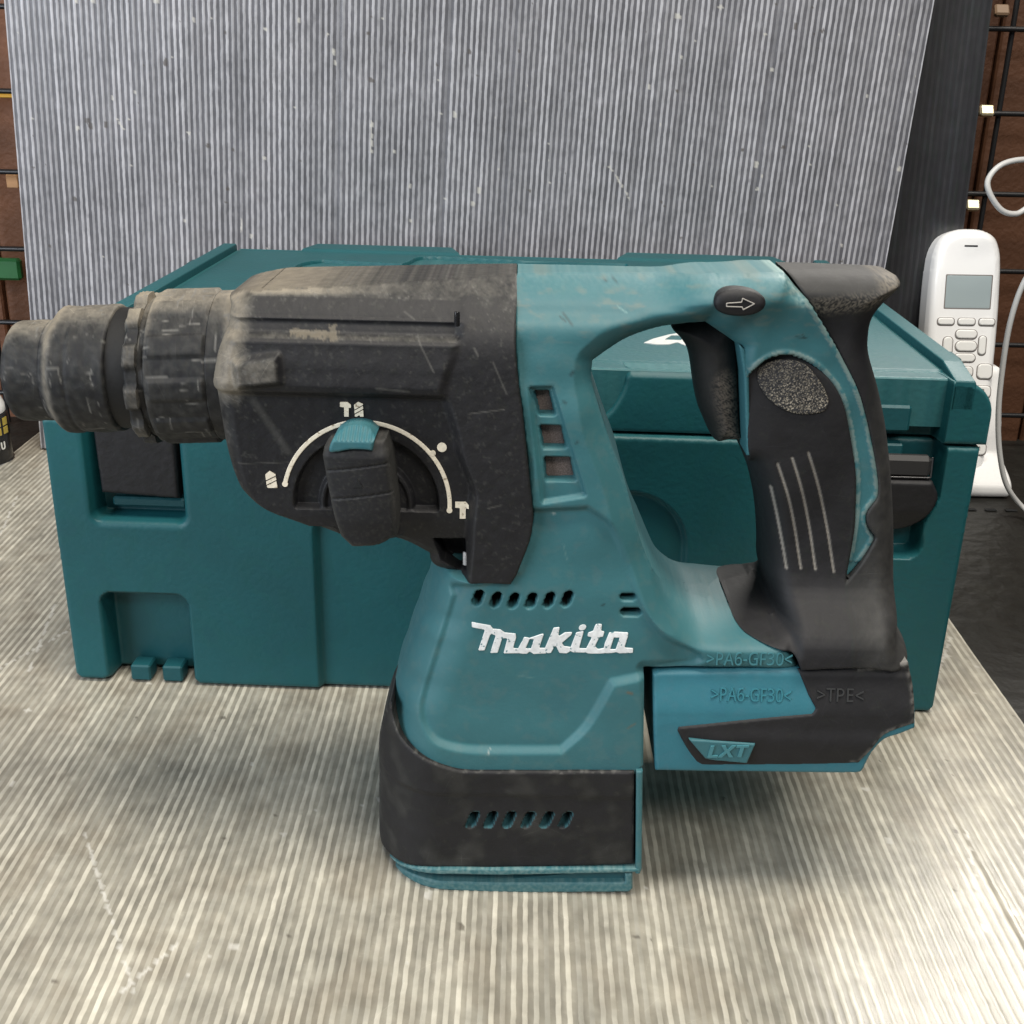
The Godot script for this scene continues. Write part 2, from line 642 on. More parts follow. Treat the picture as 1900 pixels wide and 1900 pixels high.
var TE_R := [6.64, 225.24, 17, 40.85, 225.9, 17, 67.15, 226.22, 13, 81.78, 226.1, 9, 39.87, 200.73, 7, 55.91, 204.18, 6, 26.07, 190.02, 6, 28.52, 175.43, 7.5, 37.39, 148.32, 7.5, 46.38, 124.24, 8, -41.38, 38.97, 0.7, -28.66, 117.18, 6, -16.56, 24.69, 0.7, 13.07, 25.54, 0.7, 51.1, 26.63, 0.7, 52.77, 49.42, 1.2, 51.57, 68.23, 1.2, 72.6, 72.91, 1.5, 107.07, 73.86, 1.5, 0.08, 210.24, 0.7, 1.09, 184.28, 0.7, 6.71, 136.86, 0.7, 2.55, 109.24, 0.7, -13.23, 107.08, 0.7, -23.15, 110.71, 0.7, 97.32, 211.07, 2, 111.55, 183.6, 2, 125.99, 158.67, 2, 130.06, 142.63, 2, 130.1, 128.13, 2, 78.74, 186.83, 3, 81.9, 161.51, 2, 91.18, 127.51, 3]
var TE_D := [6.46, 226.86, 27, 39.87, 227.34, 26, 65.9, 227.33, 20, 80.92, 226.73, 13, 39.66, 201.17, 9, 55.47, 204.81, 9, 26.07, 190.02, 6, 28.67, 174.85, 5.5, 37.58, 147.61, 5.5, 46.5, 123.82, 7, -41.39, 38.91, 0.6, -28.66, 117.18, 6, -16.56, 24.62, 0.6, 13.07, 25.47, 0.6, 51.11, 26.56, 0.6, 52.8, 49.29, 1, 51.6, 68.12, 1, 72.62, 72.85, 1.4, 107.1, 73.81, 1.4, 0.08, 210.22, 0.6, 1.09, 184.26, 0.6, 6.71, 136.82, 0.6, 2.56, 109.19, 0.6, -13.24, 107.03, 0.6, -23.15, 110.67, 0.6, 97.44, 210.97, 1.5, 111.69, 183.47, 1.5, 126.15, 158.51, 1.5, 130.23, 142.45, 1.5, 130.27, 127.92, 1.5, 78.54, 187.08, 4, 81.69, 161.83, 3, 91.18, 127.51, 3]
# how flat the bevel is: 1 is a chamfer, 0 a round
var TE_L := [6.94, 222.48, 0, 60.55, 223.78, 0, 83.7, 224.69, 0, 40.57, 199.24, 0.3, 56.73, 202.97, 0.3, 26.43, 188.68, 0.6, 29, 173.55, 1, 38.02, 145.99, 1, 47.23, 121.29, 1, 13.09, 25.07, 0, 52.93, 48.69, 0, 93.24, 72.65, 0]



var sill := Shape2.new(path([48.31, 125.96, 53.86, 116.04, 59.27, 110.05, 65.62, 105.99, 73.47, 105.1, 80.48, 104.85, 90.43, 105.12], 6), false)
var SILL_X: float = 49.88
var SILL_Y: float = 122.61
var housing_z: Callable
var gear_z: Callable


func teal_raw(p: Vector2, s: float) -> float:
	var z := blend3(TZ, p)
	var r := blend3(TE_R, p)
	if s < r:
		var f := s / r
		z -= blend3(TE_D, p) * (1.0 - lerpf(round_edge(f), f, clampf(blend3(TE_L, p), 0, 1)))
	# the barrel's round back
	if p.y > 196.0:
		var bw := smoothstep(Vector2(62.65, 225.74).x, Vector2(42.3, 225.24).x, p.x)
		if bw > 0.0: z = lerpf(z, smin(z, sqrt(maxf(9.0, 37.2 * 37.2 - pow(p.y - 185.2, 2.0))), 2.0), bw)
	# the sill under the hand opening rolls right over
	if p.x > SILL_X - 3.0 and p.y < SILL_Y + 4.0 and p.x < SILL_X + 62.0:
		var d := sill.near(p, 16.0)
		var z0 := blend3(TZ, p)
		z = minf(z, lerpf(z, z0 - (z0 - 2.0) * (1.0 - round_edge(clampf(d / 6.5, 0, 1))), smoothstep(SILL_X - 3.0, SILL_X + 9.0, p.x)))
	return z


func teal_tint(p: Vector2, s: float, worn := 0.0) -> Color:
	var c := TEAL
	var a := around(p, n_big)
	var b := around(p, n_mid)
	c = mix(c, Color(0.052, 0.18, 0.195), a * 0.5)
	c = mix(c, Color(0.10, 0.19, 0.185), clampf((b - 0.55) * 1.6, 0, 0.25))
	if worn > 0.0:
		c = mix(c, Color(0.30, 0.44, 0.42), worn * clampf((around(p, n_fine, 0.6) - 0.35) * 2.5, 0, 1))
	if s < 0.9:
		c = mix(c, Color(0.18, 0.28, 0.28), 0.14 * clampf((around(p, n_fine, 0.5) - 0.4) * 4.0, 0, 1))
	return c


func black_tint(p: Vector2, dust: float) -> Color:
	var c := BLACK * 1.5
	var f := around(p, n_fine)
	var m := 0.45 * around(p, n_mid) + 0.30 * f + 0.25 * around(p, n_fine, 0.35)
	c = mix(c, GREYDUST * 1.2, clampf((m - 0.60) * 1.4, 0, 0.35) * (0.3 + dust))
	var d := clampf((dust * 1.5 - 1.02 + 1.15 * m) * 1.5, 0.0, 1.0) * minf(1.0, dust * 2.0)
	c = mix(c, mix(GREYDUST * 1.8, DUST * 2.4, clampf(dust * 1.4 - 0.45, 0, 1)), d)
	return c


func hammer_drill() -> void:
	var t := thing("hammer_drill", "teal and black cordless rotary hammer drill with dusty chuck and D-shaped handle, no battery", "hammer drill")
	var slot_row := []
	for px: Array in [[-10.61, 116.93], [-4.66, 116.49], [1.29, 116.36], [7.23, 116.52], [13.25, 116.98], [19.26, 117.54]]:
		slot_row.append(shape(slant_slot(px[0], px[1], 2.7, 5.0, 0.75)))
	slot_row.append(shape(rect_loop(37.27, 117.87, 41.94, 119.86, 0.7)))
	slot_row.append(shape(rect_loop(37.57, 112.36, 44.06, 114.57, 0.8)))
	# ---------------- teal housing
	var grip := loop([86.88, 224.3, 86.88, 224.3, 106.18, 224.41, 120.38, 224.02, 124.01, 222.65, 124.5, 219.63, 120.49, 214.61, 117.64, 209.25, 117.2, 203.32, 118.25, 196.81, 122.87, 185.3, 127.66, 170.49, 132.54, 148.92, 135.75, 128.91, 136.75, 109.5, 137.23, 101.93, 140.49, 97.87, 141.79, 93.73, 140.34, 92.39, 140.34, 92.39, 125.83, 94.69, 113.5, 94.61, 100.18, 93.62, 100.18, 93.62, 98.3, 97.6, 96.42, 99.53, 90.63, 100.7, 81.86, 102.73, 79.26, 104, 78.92, 104.94, 80.7, 104.64, 80.7, 104.64, 90.43, 105.12, 94.03, 106.97, 91.06, 117.18, 90.02, 125.47, 87.66, 139.47, 83.99, 151.92, 80.47, 159.64, 79.31, 162.27, 79.31, 162.27, 77.15, 175.39, 75.89, 184.93, 76.08, 190.41, 78.16, 194.45, 81.43, 197.05, 86.54, 198.61, 91, 198.01, 96.55, 195.63, 101.37, 192.14, 106.1, 186.79, 109.59, 180.24, 113.14, 169.28, 116.31, 157.3, 117.72, 145.01, 118.19, 137.05, 117.62, 126.91, 116.78, 118.65, 116.78, 118.65, 120.53, 123.29, 123.42, 128.49, 125.77, 134.64, 124.39, 136.61, 122.3, 139.76, 121.82, 143.33, 123.11, 146.14, 124.89, 149.34, 124.56, 154.41, 122.03, 163.61, 117.19, 178.2, 110.9, 190.92, 102.68, 203.11, 93.12, 215.88, 93.12, 215.88], 4)
	var grip_s := shape(grip)
	var cuts := []
	for c: Array in [[87.7, 152.79, 90.97, 142.51, 94.26, 130.62, 96, 123.15], [88.78, 161.47, 93.7, 149.45, 97.67, 136.73, 100.83, 123.48], [93.42, 163.69, 98.22, 151.52, 102.53, 137.86, 105.91, 123.21], [98.59, 165.72, 103.92, 152.64, 108.6, 138.02, 112.34, 122.56]]:
		cuts.append(Shape2.new(path(c, 4), false))
	var sil := Shape2.new(path([85.58, 224.62, 106.18, 224.41, 120.38, 224.02, 124.01, 222.65, 124.5, 219.63, 120.49, 214.61, 117.64, 209.25, 117.2, 203.32, 118.25, 196.81, 122.87, 185.3, 127.66, 170.49, 132.54, 148.92, 135.75, 128.91, 137.47, 108.57, 137.23, 101.93, 140.49, 97.87, 141.79, 93.73, 140.34, 92.39], 4), false)
	var finger := Shape2.new(path([78.51, 104.58, 80.89, 104.64, 90.43, 105.12, 94.03, 106.97, 91.06, 117.18, 90.02, 125.47, 87.66, 139.47, 83.99, 151.92, 80.91, 158.88], 4), false)
	var flare := Shape2.new(path([80.3, 105.34, 78.92, 104.94, 79.26, 104, 81.86, 102.73, 90.63, 100.7, 93.92, 100.01], 4), false)
	var grip_h := func(p: Vector2, s: float) -> float:
		var z := grip_base(p)
		if p.x < 112.0 and p.y < 126.0:
			z = lerpf(z, teal_raw(p, finger.near(p, 20.0)) + 2.2, smoothstep(7.0, 0.5, flare.near(p, 10.0)))
		var d1 := sil.near(p, 12.0)
		z -= z * 0.75 * (1.0 - round_edge(clampf(d1 / 10.0, 0, 1)))
		var d2 := finger.near(p, 9.0)
		z -= z * 0.7 * (1.0 - round_edge(clampf(d2 / 8.0, 0, 1))) * smoothstep(0.0, 8.0, flare.near(p, 9.0))
		z -= 0.6 * (1.0 - round_edge(s / 0.7))
		for c: Shape2 in cuts:
			z -= 0.4 * (1.0 - smoothstep(0.15, 0.5, c.near(p, 2.0)))
		return maxf(z, 0.5)
	var outer := loop([-0.04, 221.33, -0.04, 221.33, 25.22, 221.76, 43.92, 222.03, 66.9, 223.13, 85.6, 224.25, 85.6, 224.25, 94.39, 215.33, 94.39, 215.33, 103.41, 202.67, 111.67, 190.42, 117.82, 177.63, 123.05, 162.96, 125.59, 153.72, 126.27, 147.44, 124.24, 144.61, 123.14, 141.79, 124.47, 137.41, 127.03, 133.64, 124.53, 126.45, 120.82, 121.03, 115.79, 117, 115.79, 117, 105.09, 111.5, 93.31, 103.62, 96.95, 98.47, 100.17, 92.72, 100.17, 92.72, 73.17, 92.87, 46.47, 92.2, 46.47, 92.2, 48.36, 55.26, 48.36, 55.26, 45.93, 51.63, 45.93, 51.63, -3.81, 50.2, -15.82, 47.83, -24.79, 49.82, -33.92, 50.49, -39.67, 54.32, -43.89, 43.74, -43.89, 43.74, -43.75, 53.43, -43.85, 60.2, -41.88, 71.06, -37.93, 84.01, -33.27, 99.33, -30.09, 108.26, -27.59, 121.05, -27.59, 121.05, -19.6, 126.91, -19.6, 126.91, -8.48, 126.51, -0.39, 126.59, -0.39, 126.59, 3.69, 141.76, 3.69, 141.76, 4.96, 146.92, 0.49, 186.23, -1.93, 202.87, -1.93, 215.88, -1.93, 215.88], 5)
	var hole := loop([24.5, 190.94, 24.57, 196.63, 24.57, 196.63, 30.6, 200.47, 36.6, 203.77, 44, 206.21, 52.2, 207.72, 60.84, 208.33, 60.84, 208.33, 73.57, 199.99, 73.57, 199.99, 76.01, 185.41, 78.52, 170.43, 82.85, 159.75, 82.85, 159.75, 87.5, 152.01, 91.4, 139.57, 95.95, 120.5, 98.27, 110.18, 98.27, 110.18, 96.74, 101.76, 96.74, 101.76, 82.21, 102.24, 82.21, 102.24, 82.15, 104.02, 82.15, 104.02, 73.47, 105.1, 65.62, 105.99, 59.27, 110.05, 53.86, 116.04, 48.31, 125.96, 43.9, 135.23, 40.12, 146.64, 37.46, 155.34, 32.95, 166.45, 29.69, 175, 26.92, 182.78], 5)
	var panel := shape(loop([-18.72, 119.1, -18.17, 115.93, -28.99, 76.36, -28.27, 68.83, -23.56, 63.07, -11.81, 60.54, 19.05, 61.2, 19.05, 61.2, 27.16, 70.39, 35.22, 88.33, 35.22, 88.33, 44.69, 90.69, 44.69, 90.69, 49.21, 92.07, 49.21, 92.07, 65.48, 95.85, 52.99, 103.74, 46.1, 111.66, 41.52, 121.51, 37.73, 131.2, 32.1, 143.52, 24.45, 149.35, 24.45, 149.35, 6.15, 147.93, 6.15, 147.93, 3.2, 126.38, 3.2, 126.38, -8.34, 122.14], 5))
	var vent := shape(loop([5.01, 188.95, 5.01, 188.95, 11.65, 189.12, 11.65, 189.12, 23.25, 154.74, 23.25, 154.74, 10.13, 152.14, 10.13, 152.14], 1))
	var openings := []
	for o: Array in [[6.24, 187.75, 6.24, 187.75, 10.67, 187.86, 10.67, 187.86, 12.81, 180.65, 12.81, 180.65, 8, 180.53, 8, 180.53], [8.46, 176.54, 8.46, 176.54, 14.99, 176.71, 14.99, 176.71, 16.81, 169.89, 16.81, 169.89, 9.71, 169.71, 9.71, 169.71], [10.16, 166.04, 10.16, 166.04, 18.31, 166.25, 18.31, 166.25, 20.17, 159.12, 20.17, 159.12, 10.92, 158.88, 10.92, 158.88]]:
		openings.append(shape(loop(o, 1)))
	var step_y: float = 149.14
	var y585: float = 211.79
	var strip := shape(loop([80.34, 202.01, 80.34, 202.01, 112.7, 193.91, 112.7, 193.91, 126.87, 155.17, 126.87, 155.17, 130.57, 115.22, 130.57, 115.22, 81.73, 113.9, 81.73, 113.9, 69.94, 201.75, 69.94, 201.75], 1))
	var sy: Array = [127.33, 121.05, 108.26, 99.33, 84.01, 71.06, 59.28, 11.94]
	var sx: Array = [-27.2, -27.98, -30.29, -33.46, -38.13, -42.08, -43.66, -44.56]
	var gear_s := shape(gear_outline())
	var bz := func(p: Vector2, s: float) -> float:
		var z := teal_raw(p, s)
		if p.x < 0.0 and p.y < sy[0]:
			z -= 30.0 * (1.0 - round_edge(clampf((p.x - lut(sy, sx, p.y)) / 21.0, 0, 1)))
		var d := panel.inside(p, 5.0)
		z -= 2.3 * smoothstep(-2.2, 0.8, d)
		z -= 0.9 * exp(-pow((p.y - y585) / 2.2, 2.0)) * smoothstep(50, 36, p.x)
		var v := vent.inside(p, 3.0)
		if v > -1.5:
			z -= 1.9 * smoothstep(-1.0, 0.2, v)
			for o: Shape2 in openings:
				z -= 4.5 * smoothstep(-0.5, 0.25, o.inside(p, 2.0))
		if p.x > 62.0:
			var gi := grip_s.inside(p, 4.0)
			z += 0.45 * smoothstep(-2.0, -1.2, gi) * smoothstep(0.3, -0.2, gi) * (1.0 if p.y > 125.0 else 0.0)
			if gi > 0.1 and p.y >= 125.0: z = minf(z, grip_h.call(p, gi) - 0.5 - 2.0 * smoothstep(0.3, 2.0, gi))
			elif gi > -0.25 and p.y < 125.0: z = minf(z, grip_h.call(p, maxf(gi, 0.0)) - 0.4 - 9.0 * smoothstep(-0.2, 0.8, gi))
		if p.x < 25.0 and p.y > 95.0:
			var gg := gear_s.inside(p, 4.0)
			if gg > 0.0: z = minf(z, lerpf(z, 22.0, smoothstep(0.0, 1.4, gg)))
		for o: Shape2 in slot_row:
			if o.box.grow(1.0).has_point(p):
				var q := o.inside(p, 1.0)
				z -= 0.35 * smoothstep(-0.8, -0.1, q) + 9.0 * smoothstep(-0.15, 0.3, q)
		return maxf(z, 0.5)
	housing_z = bz
	var arm_a := V2([16.33, 194.06])
	var dk := Color(0.02, 0.05, 0.055)
	var pl := Color(0.30, 0.33, 0.27)
	var nicks := [[Vector2(14.59, 211.77), Vector2(17.39, 208.8), 0.5, dk], [Vector2(13.62, 210.74), Vector2(15.34, 209.76), 0.4, dk], [Vector2(90.22, 204.62), Vector2(93.78, 204.01), 0.4, dk], [Vector2(92.25, 205.2), Vector2(93.61, 204), 0.35, dk], [Vector2(17.7, 223.22), Vector2(24.92, 223.72), 0.9, pl], [Vector2(27.73, 220.5), Vector2(28.74, 220.03), 0.4, dk], [Vector2(30.68, 220.9), Vector2(32.06, 219.78), 0.4, dk], [Vector2(31.03, 115.66), Vector2(31.74, 116.08), 0.6, dk], [Vector2(17.55, 193.56), Vector2(18.2, 194.45), 0.8, dk], [Vector2(19.85, 171.78), Vector2(20.51, 172.52), 0.5, dk], [Vector2(15.52, 185.27), Vector2(16.22, 184.76), 0.6, dk], [Vector2(41.22, 84.72), Vector2(42.54, 84.34), 0.8, Color(0.16, 0.12, 0.07)], [Vector2(42.05, 70.65), Vector2(44.37, 72.45), 0.5, Color(0.14, 0.14, 0.10)], [Vector2(-6.43, 58.35), Vector2(-5.7, 60.14), 0.3, Color(0.4, 0.45, 0.42)], [Vector2(13.43, 147.32), Vector2(13.96, 147.34), 0.45, Color(0.5, 0.55, 0.52)], [Vector2(17.14, 137.31), Vector2(18.61, 131.54), 0.3, Color(0.1, 0.23, 0.24)], [Vector2(3.23, 88.42), Vector2(8.82, 87.32), 0.3, Color(0.1, 0.23, 0.24)], [Vector2(31.89, 213.88), Vector2(34.66, 212.27), 0.35, Color(0.18, 0.34, 0.34)]]
	var bt := func(p: Vector2, z: float, s: float) -> Color:
		var worn := 0.0
		if p.y > 214.0: worn = 0.12 * smoothstep(214, 222, p.y)
		worn = maxf(worn, 0.9 * (1.0 - smoothstep(0.5, 5.0, seg_dist(p, Vector2(82.93, 226.89), Vector2(92.03, 216.93)))))
		var c := teal_tint(p, s, worn)
		for o: Shape2 in slot_row:
			if o.box.grow(0.5).has_point(p) and o.inside(p, 1.0) > -0.02: return Color(0.004, 0.006, 0.007)
		if p.x > 62.0 and p.y > 125.0:
			var gi := grip_s.inside(p, 3.0)
			if gi > -1.6 and gi < 0.5: c = mix(c, Color(0.24, 0.31, 0.29), 0.6 * smoothstep(0.3, 0.55, around(p, n_mid, 1.5)))
		if s < 2.0 and p.distance_to(arm_a) < 3.0: c = mix(c, BLACK * 2, 0.5 * around(p, n_fine))
		for q: Array in nicks:
			var nd := seg_dist(p, q[0], q[1])
			if nd < q[2]: c = mix(c, q[3], 0.75 * (1.0 - nd / q[2]) + 0.1)
		# grime streak across the lower edge and pale knocks along the top
		c = mix(c, Color(0.22, 0.22, 0.17), 0.3 * clampf((n_mid.get_noise_2d(p.x * 0.5, p.y * 1.6 + 90) - 0.22) * 4, 0, 1) * smoothstep(195, 214, p.y))
		return c
	var housing := put("housing", relief(outer, [hole], 0.55, bz, bt, true), M.teal_plastic, t)
	# filters behind the three side vents
	for k in 3:
		var o: Shape2 = openings[k]
		var c2 := o.box.get_center()
		var zz: float = housing_z.call(c2, 40.0) + 0.8
		put("filter", slab(grown(o.poly, 0.1), zz - 3, zz, 0.3, 0.5, Color(0.24, 0.19, 0.17)), M.rubber_light, housing)
	# ---------------- gear housing
	gear_housing(t)
	nose(t)
	# ---------------- black boot round the motor, with its slots
	var low := []
	for px: Array in [[-11.41, 31.57], [-4.93, 31.76], [1.73, 31.96], [8.49, 32.15], [15.24, 32.35], [21.9, 32.55]]:
		low.append(shape(slant_slot(px[0], px[1], 3.0, 6.6, 1.15)))
	var boot := loop([45.14, 53.84, 45.14, 53.84, -3.82, 52.43, -15.75, 52.53, -24.65, 55.12, -31.99, 58.21, -37.63, 62.39, -40.31, 68.7, -40.87, 74.16, -40.87, 74.16, -42.99, 69.22, -45.39, 60.59, -47.09, 49.95, -47.72, 29.87, -48.71, 6.95, -47.45, 4.39, -44.79, 5.37, -40.62, 6.71, -35.74, 7.93, -26.28, 10.07, 0.04, 10.82, 47.58, 13.66, 47.58, 13.66], 5)
	var xl0: float = Vector2(-49.21, 22.99).x
	var ledge: float = 42.55
	put("motor_boot", relief(boot, [], 0.55, func(p: Vector2, s: float) -> float:
		var z := 42.0 - 0.9 * smoothstep(ledge + 1.2, ledge - 1.5, p.y) + 0.25 * n_big.get_noise_2d(p.x, p.y)
		var e := s
		var xl: float = p.x - xl0
		z -= 36.0 * (1.0 - round_edge(clampf(xl / 26.0, 0.0, 1.0)))
		z -= 0.9 * (1.0 - round_edge(e / 1.0))
		for o: Shape2 in low:
			if o.box.grow(1.0).has_point(p):
				var q := o.inside(p, 1.2)
				z -= 5.5 * smoothstep(-0.15, 0.35, q)
		return maxf(z, 2.0), func(p: Vector2, _z: float, s: float) -> Color:
		var c := black_tint(p, 0.18)
		c = mix(c, GREYDUST * 1.3, 0.35 * clampf((around(p, n_big, 1.6) - 0.5) * 3.0, 0, 1))
		if s < 0.5: c = mix(c, GREYDUST * 2.0, 0.6 * smoothstep(0.45, 0.75, around(p, n_mid, 2.0)))
		for o: Shape2 in low:
			if o.box.grow(1.0).has_point(p):
				var q := o.inside(p, 1.2)
				if q > 0.05:
					var f := (p.y - o.box.position.y) / o.box.size.y
					return TEAL if f < 0.34 else Color(0.006, 0.008, 0.009)
				if q > -0.3: c = mix(c, TEAL * 1.6, 0.8)
		return c, false, 3.0), M.rubber, t)
	# ---------------- teal rim and base plate below and beside the boot
	var rim_right := loop([45.77, 54.3, 45.77, 54.3, 48.04, 54.36, 48.04, 54.36, 50.28, 12.72, 50.28, 12.72, 49.82, 10.55, 49.82, 10.55, 48.25, 10.51, 48.25, 10.51, 46.76, 38.09, 46.76, 38.09], 1)
	put("boot_rim", relief(rim_right, [], 0.4, func(_p, s): return 42.3 - 0.5 * (1.0 - round_edge(s / 0.6)), func(p, _z, s): return teal_tint(p, s), true), M.teal_plastic, t)
	var rim_low := loop([49.53, 13.08, 49.53, 13.08, 49.64, 11.42, 49.64, 11.42, 0.09, 8.74, -24.68, 8.35, -33.44, 7.11, -39.35, 5.6, -43.21, 4.64, -43.21, 4.64, -41.22, 5.8, -35.78, 7.83, -26.27, 10.48, 0.04, 11.37, 0.04, 11.37], 4)
	put("boot_rim", relief(rim_low, [], 0.4, func(p, s): return 42.4 - 36.0 * (1.0 - round_edge(clampf((p.x - xl0 - 1.0) / 26.0, 0, 1))) - 0.4 * (1.0 - round_edge(s / 0.5)), func(p, _z, s): return teal_tint(p, s, 0.5), true), M.teal_plastic, t)
	var inner_plate := loop([45.75, 9.82, 45.75, 9.82, 46.24, 1.59, 46.24, 1.59, 0.19, 0.7, -25.01, 1.2, -32.98, 0.47, -39.38, -1.09, -41.15, -1.65, -41.15, -1.65], 3)
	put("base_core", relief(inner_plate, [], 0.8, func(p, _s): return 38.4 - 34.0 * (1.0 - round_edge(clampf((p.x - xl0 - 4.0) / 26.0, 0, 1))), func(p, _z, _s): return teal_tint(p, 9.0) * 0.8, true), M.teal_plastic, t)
	var foot := loop([44.55, 9.59, 44.55, 9.59, 47.28, 9.92, 47.28, 9.92, 47.71, 2.93, 47.71, 2.93, 46.41, 1.43, 46.41, 1.43, 0.25, -0.2, -24.79, 0.32, -31.38, 0.08, -38.18, -0.36, -42.88, -1.26, -42.88, -1.26, -38.85, 1.65, -33.7, 3.34, -26.41, 4.04, -18.42, 4.1, 0.17, 4.17, 44.77, 5.75, 44.77, 5.75], 4)
	put("base_plate", relief(foot, [], 0.45, func(p, s): return 41.2 - 34.0 * (1.0 - round_edge(clampf((p.x - xl0 - 3.0) / 26.0, 0, 1))) - 0.7 * (1.0 - round_edge(s / 0.8)), func(p, _z, s): return teal_tint(p, s, 0.3), true), M.teal_plastic, t)
	# ---------------- rubber grip, its pad and the trigger
	put("grip", relief(grip, [], 0.5, grip_h, func(p: Vector2, z: float, s: float) -> Color:
		var c := black_tint(p, 0.05)
		for k: Shape2 in cuts:
			c = mix(c, Color(0.6, 0.56, 0.5), 0.85 * (1.0 - smoothstep(0.1, 0.62, k.near(p, 2.0))))
		# scuffed crown of the handle's heel
		var k2 := seg_dist(p, Vector2(95.1, 214.1), Vector2(119.1, 217.13))
		c = mix(c, Color(0.34, 0.30, 0.24), clampf(1.0 - k2 / 4.0, 0, 1) * clampf((around(p, n_fine, 1.3) - 0.42) * 5.0, 0, 1))
		var k3 := p.distance_to(Vector2(120.11, 222))
		c = mix(c, Color(0.36, 0.31, 0.24), clampf(1.2 - k3 / 5.0, 0, 1) * clampf((around(p, n_fine, 0.9) - 0.3) * 4.0, 0, 1))
		c = mix(c, GREYDUST * 1.3, 0.22 * smoothstep(214.63, 219.88, p.y) * (1.0 if p.x > 83.84 else 0.0))
		c = mix(c, GREYDUST * 1.4, 0.4 * smoothstep(Vector2(115.98, 189.59).x, Vector2(126.75, 189.86).x, p.x) * around(p, n_mid))
		return c, true), M.rubber, t)
	var pad := loop([79.41, 190.38, 79.81, 193.45, 82.72, 195.85, 88.22, 196.7, 94.11, 195.6, 98.63, 191.4, 102.21, 186.42, 103.36, 182.79, 102.08, 180.18, 97.78, 178.97, 92.42, 179.2, 86.88, 181.27, 82.03, 185.36], 5)
	var gr := RandomNumberGenerator.new()
	gr.seed = 77
	put("thumb_pad", relief(pad, [], 0.3, func(p: Vector2, s: float) -> float: return grip_base(p) + 0.75 + 0.35 * n_fine.get_noise_2d(p.x * 2.2, p.y * 2.2) - 0.5 * (1.0 - round_edge(s / 0.5)), func(p: Vector2, _z, _s) -> Color:
		var f := around(p, n_fine, 2.2)
		var low_ := 0.5 + 0.5 * smoothstep(192, 180, p.y)
		return mix(BLACK * 3.0, Color(0.85, 0.76, 0.6) * low_, clampf((f - 0.55) * 7.0, 0, 1)), false, 10.0), M.rubber, t)
	var trig := loop([52.47, 203.62, 60.83, 206.35, 60.83, 206.35, 73.61, 207.03, 73.61, 207.03, 76.25, 184.6, 78.04, 171.4, 79.47, 166.05, 77.39, 164.64, 74.25, 164.56, 70.8, 163.89, 68.6, 165.77, 65.76, 171.09, 63.31, 176.37, 61.28, 183.48, 59.54, 191.61, 58.12, 195.99, 55.5, 199.75], 5)
	put("trigger", relief(trig, [], 0.45, func(p: Vector2, s: float) -> float:
		return 10.5 - 8.5 * (1.0 - round_edge(s / 9.0)), func(p: Vector2, z: float, s: float) -> Color:
		var c := black_tint(p, 0.0)
		c = mix(c, GREYDUST, 0.16)
		var band := seg_dist(p, Vector2(71.63, 185.69), Vector2(76.36, 165.9))
		var a := p.rotated(-0.45)
		var st := 0.5 + 0.5 * n_streak.get_noise_2d(a.x * 0.5, a.y * 3.2)
		c = mix(c, Color(0.34, 0.29, 0.24), clampf(1.2 - band / 5.5, 0, 1) * clampf((st - 0.36) * 4.5, 0, 0.9))
		return c, true), M.black_plastic, t)
	# teal cheek strip behind the trigger
	var cheek := loop([72.41, 201.35, 72.41, 201.35, 74.99, 190.65, 74.99, 190.65, 78.46, 163.58, 78.46, 163.58, 79.91, 163.62, 79.91, 163.62, 77.81, 179.73, 76.67, 189.78, 76.67, 189.78, 74.49, 199.62, 74.49, 199.62], 2)
	put("trigger_guard_strip", slab(cheek, 4, 17.8, 0.6, 0.4, TEAL * 1.1), M.teal_plastic, t)
	# ---------------- reversing switch
	var sw := loop([61.39, 216.59, 62.17, 219.12, 64.88, 220.52, 69.33, 220.96, 73.88, 220.4, 76.7, 218.81, 77.57, 216.82, 76.78, 214.78, 73.92, 213.2, 69.79, 212.59, 65.55, 212.99, 62.59, 214.27], 4)
	var arrow: Array = [V2([65.04, 216.88]), V2([65.13, 215.88]), V2([69.97, 215.83]), V2([70.39, 215]), V2([73.7, 216.92]), V2([69.89, 218.5]), V2([69.67, 217.32]), V2([65.04, 216.88])]
	var switch_ := put("reversing_switch", relief(sw, [], 0.3, func(_p, s): return 29.0 - 2.0 * (1.0 - round_edge(s / 3.5)), func(p: Vector2, _z, s) -> Color: return black_tint(p, 0.0), false, 15.0), M.black_plastic, t)
	put("arrow_mark", line_mark(arrow, 0.32, 28.9, 29.25, Color(0.45, 0.42, 0.38)), M.white_print, switch_)
	# ---------------- battery rail
	var mount := loop([49.9, 89.58, 51.68, 90.68, 51.68, 90.68, 99.91, 93.06, 99.91, 93.06, 103, 91.89, 103, 91.89, 137.38, 95.8, 137.38, 95.8, 140.22, 82.74, 141.42, 73.26, 141.42, 73.26, 135.93, 70.4, 131.46, 68.46, 127.7, 62.84, 125.28, 55.47, 123.31, 54.52, 123.31, 54.52, 87.67, 53.94, 52.74, 53.61, 52.74, 53.61, 50.87, 73.06], 4)
	put("battery_rail", relief(mount, [], 0.55, func(p: Vector2, s: float) -> float: return mount_base(p) - 1.2 * (1.0 - round_edge(s / 1.3)), func(p: Vector2, _z, s: float) -> Color: return mix(teal_tint(p, s), Color(0.03, 0.20, 0.28), 0.55), true), M.teal_plastic, t)
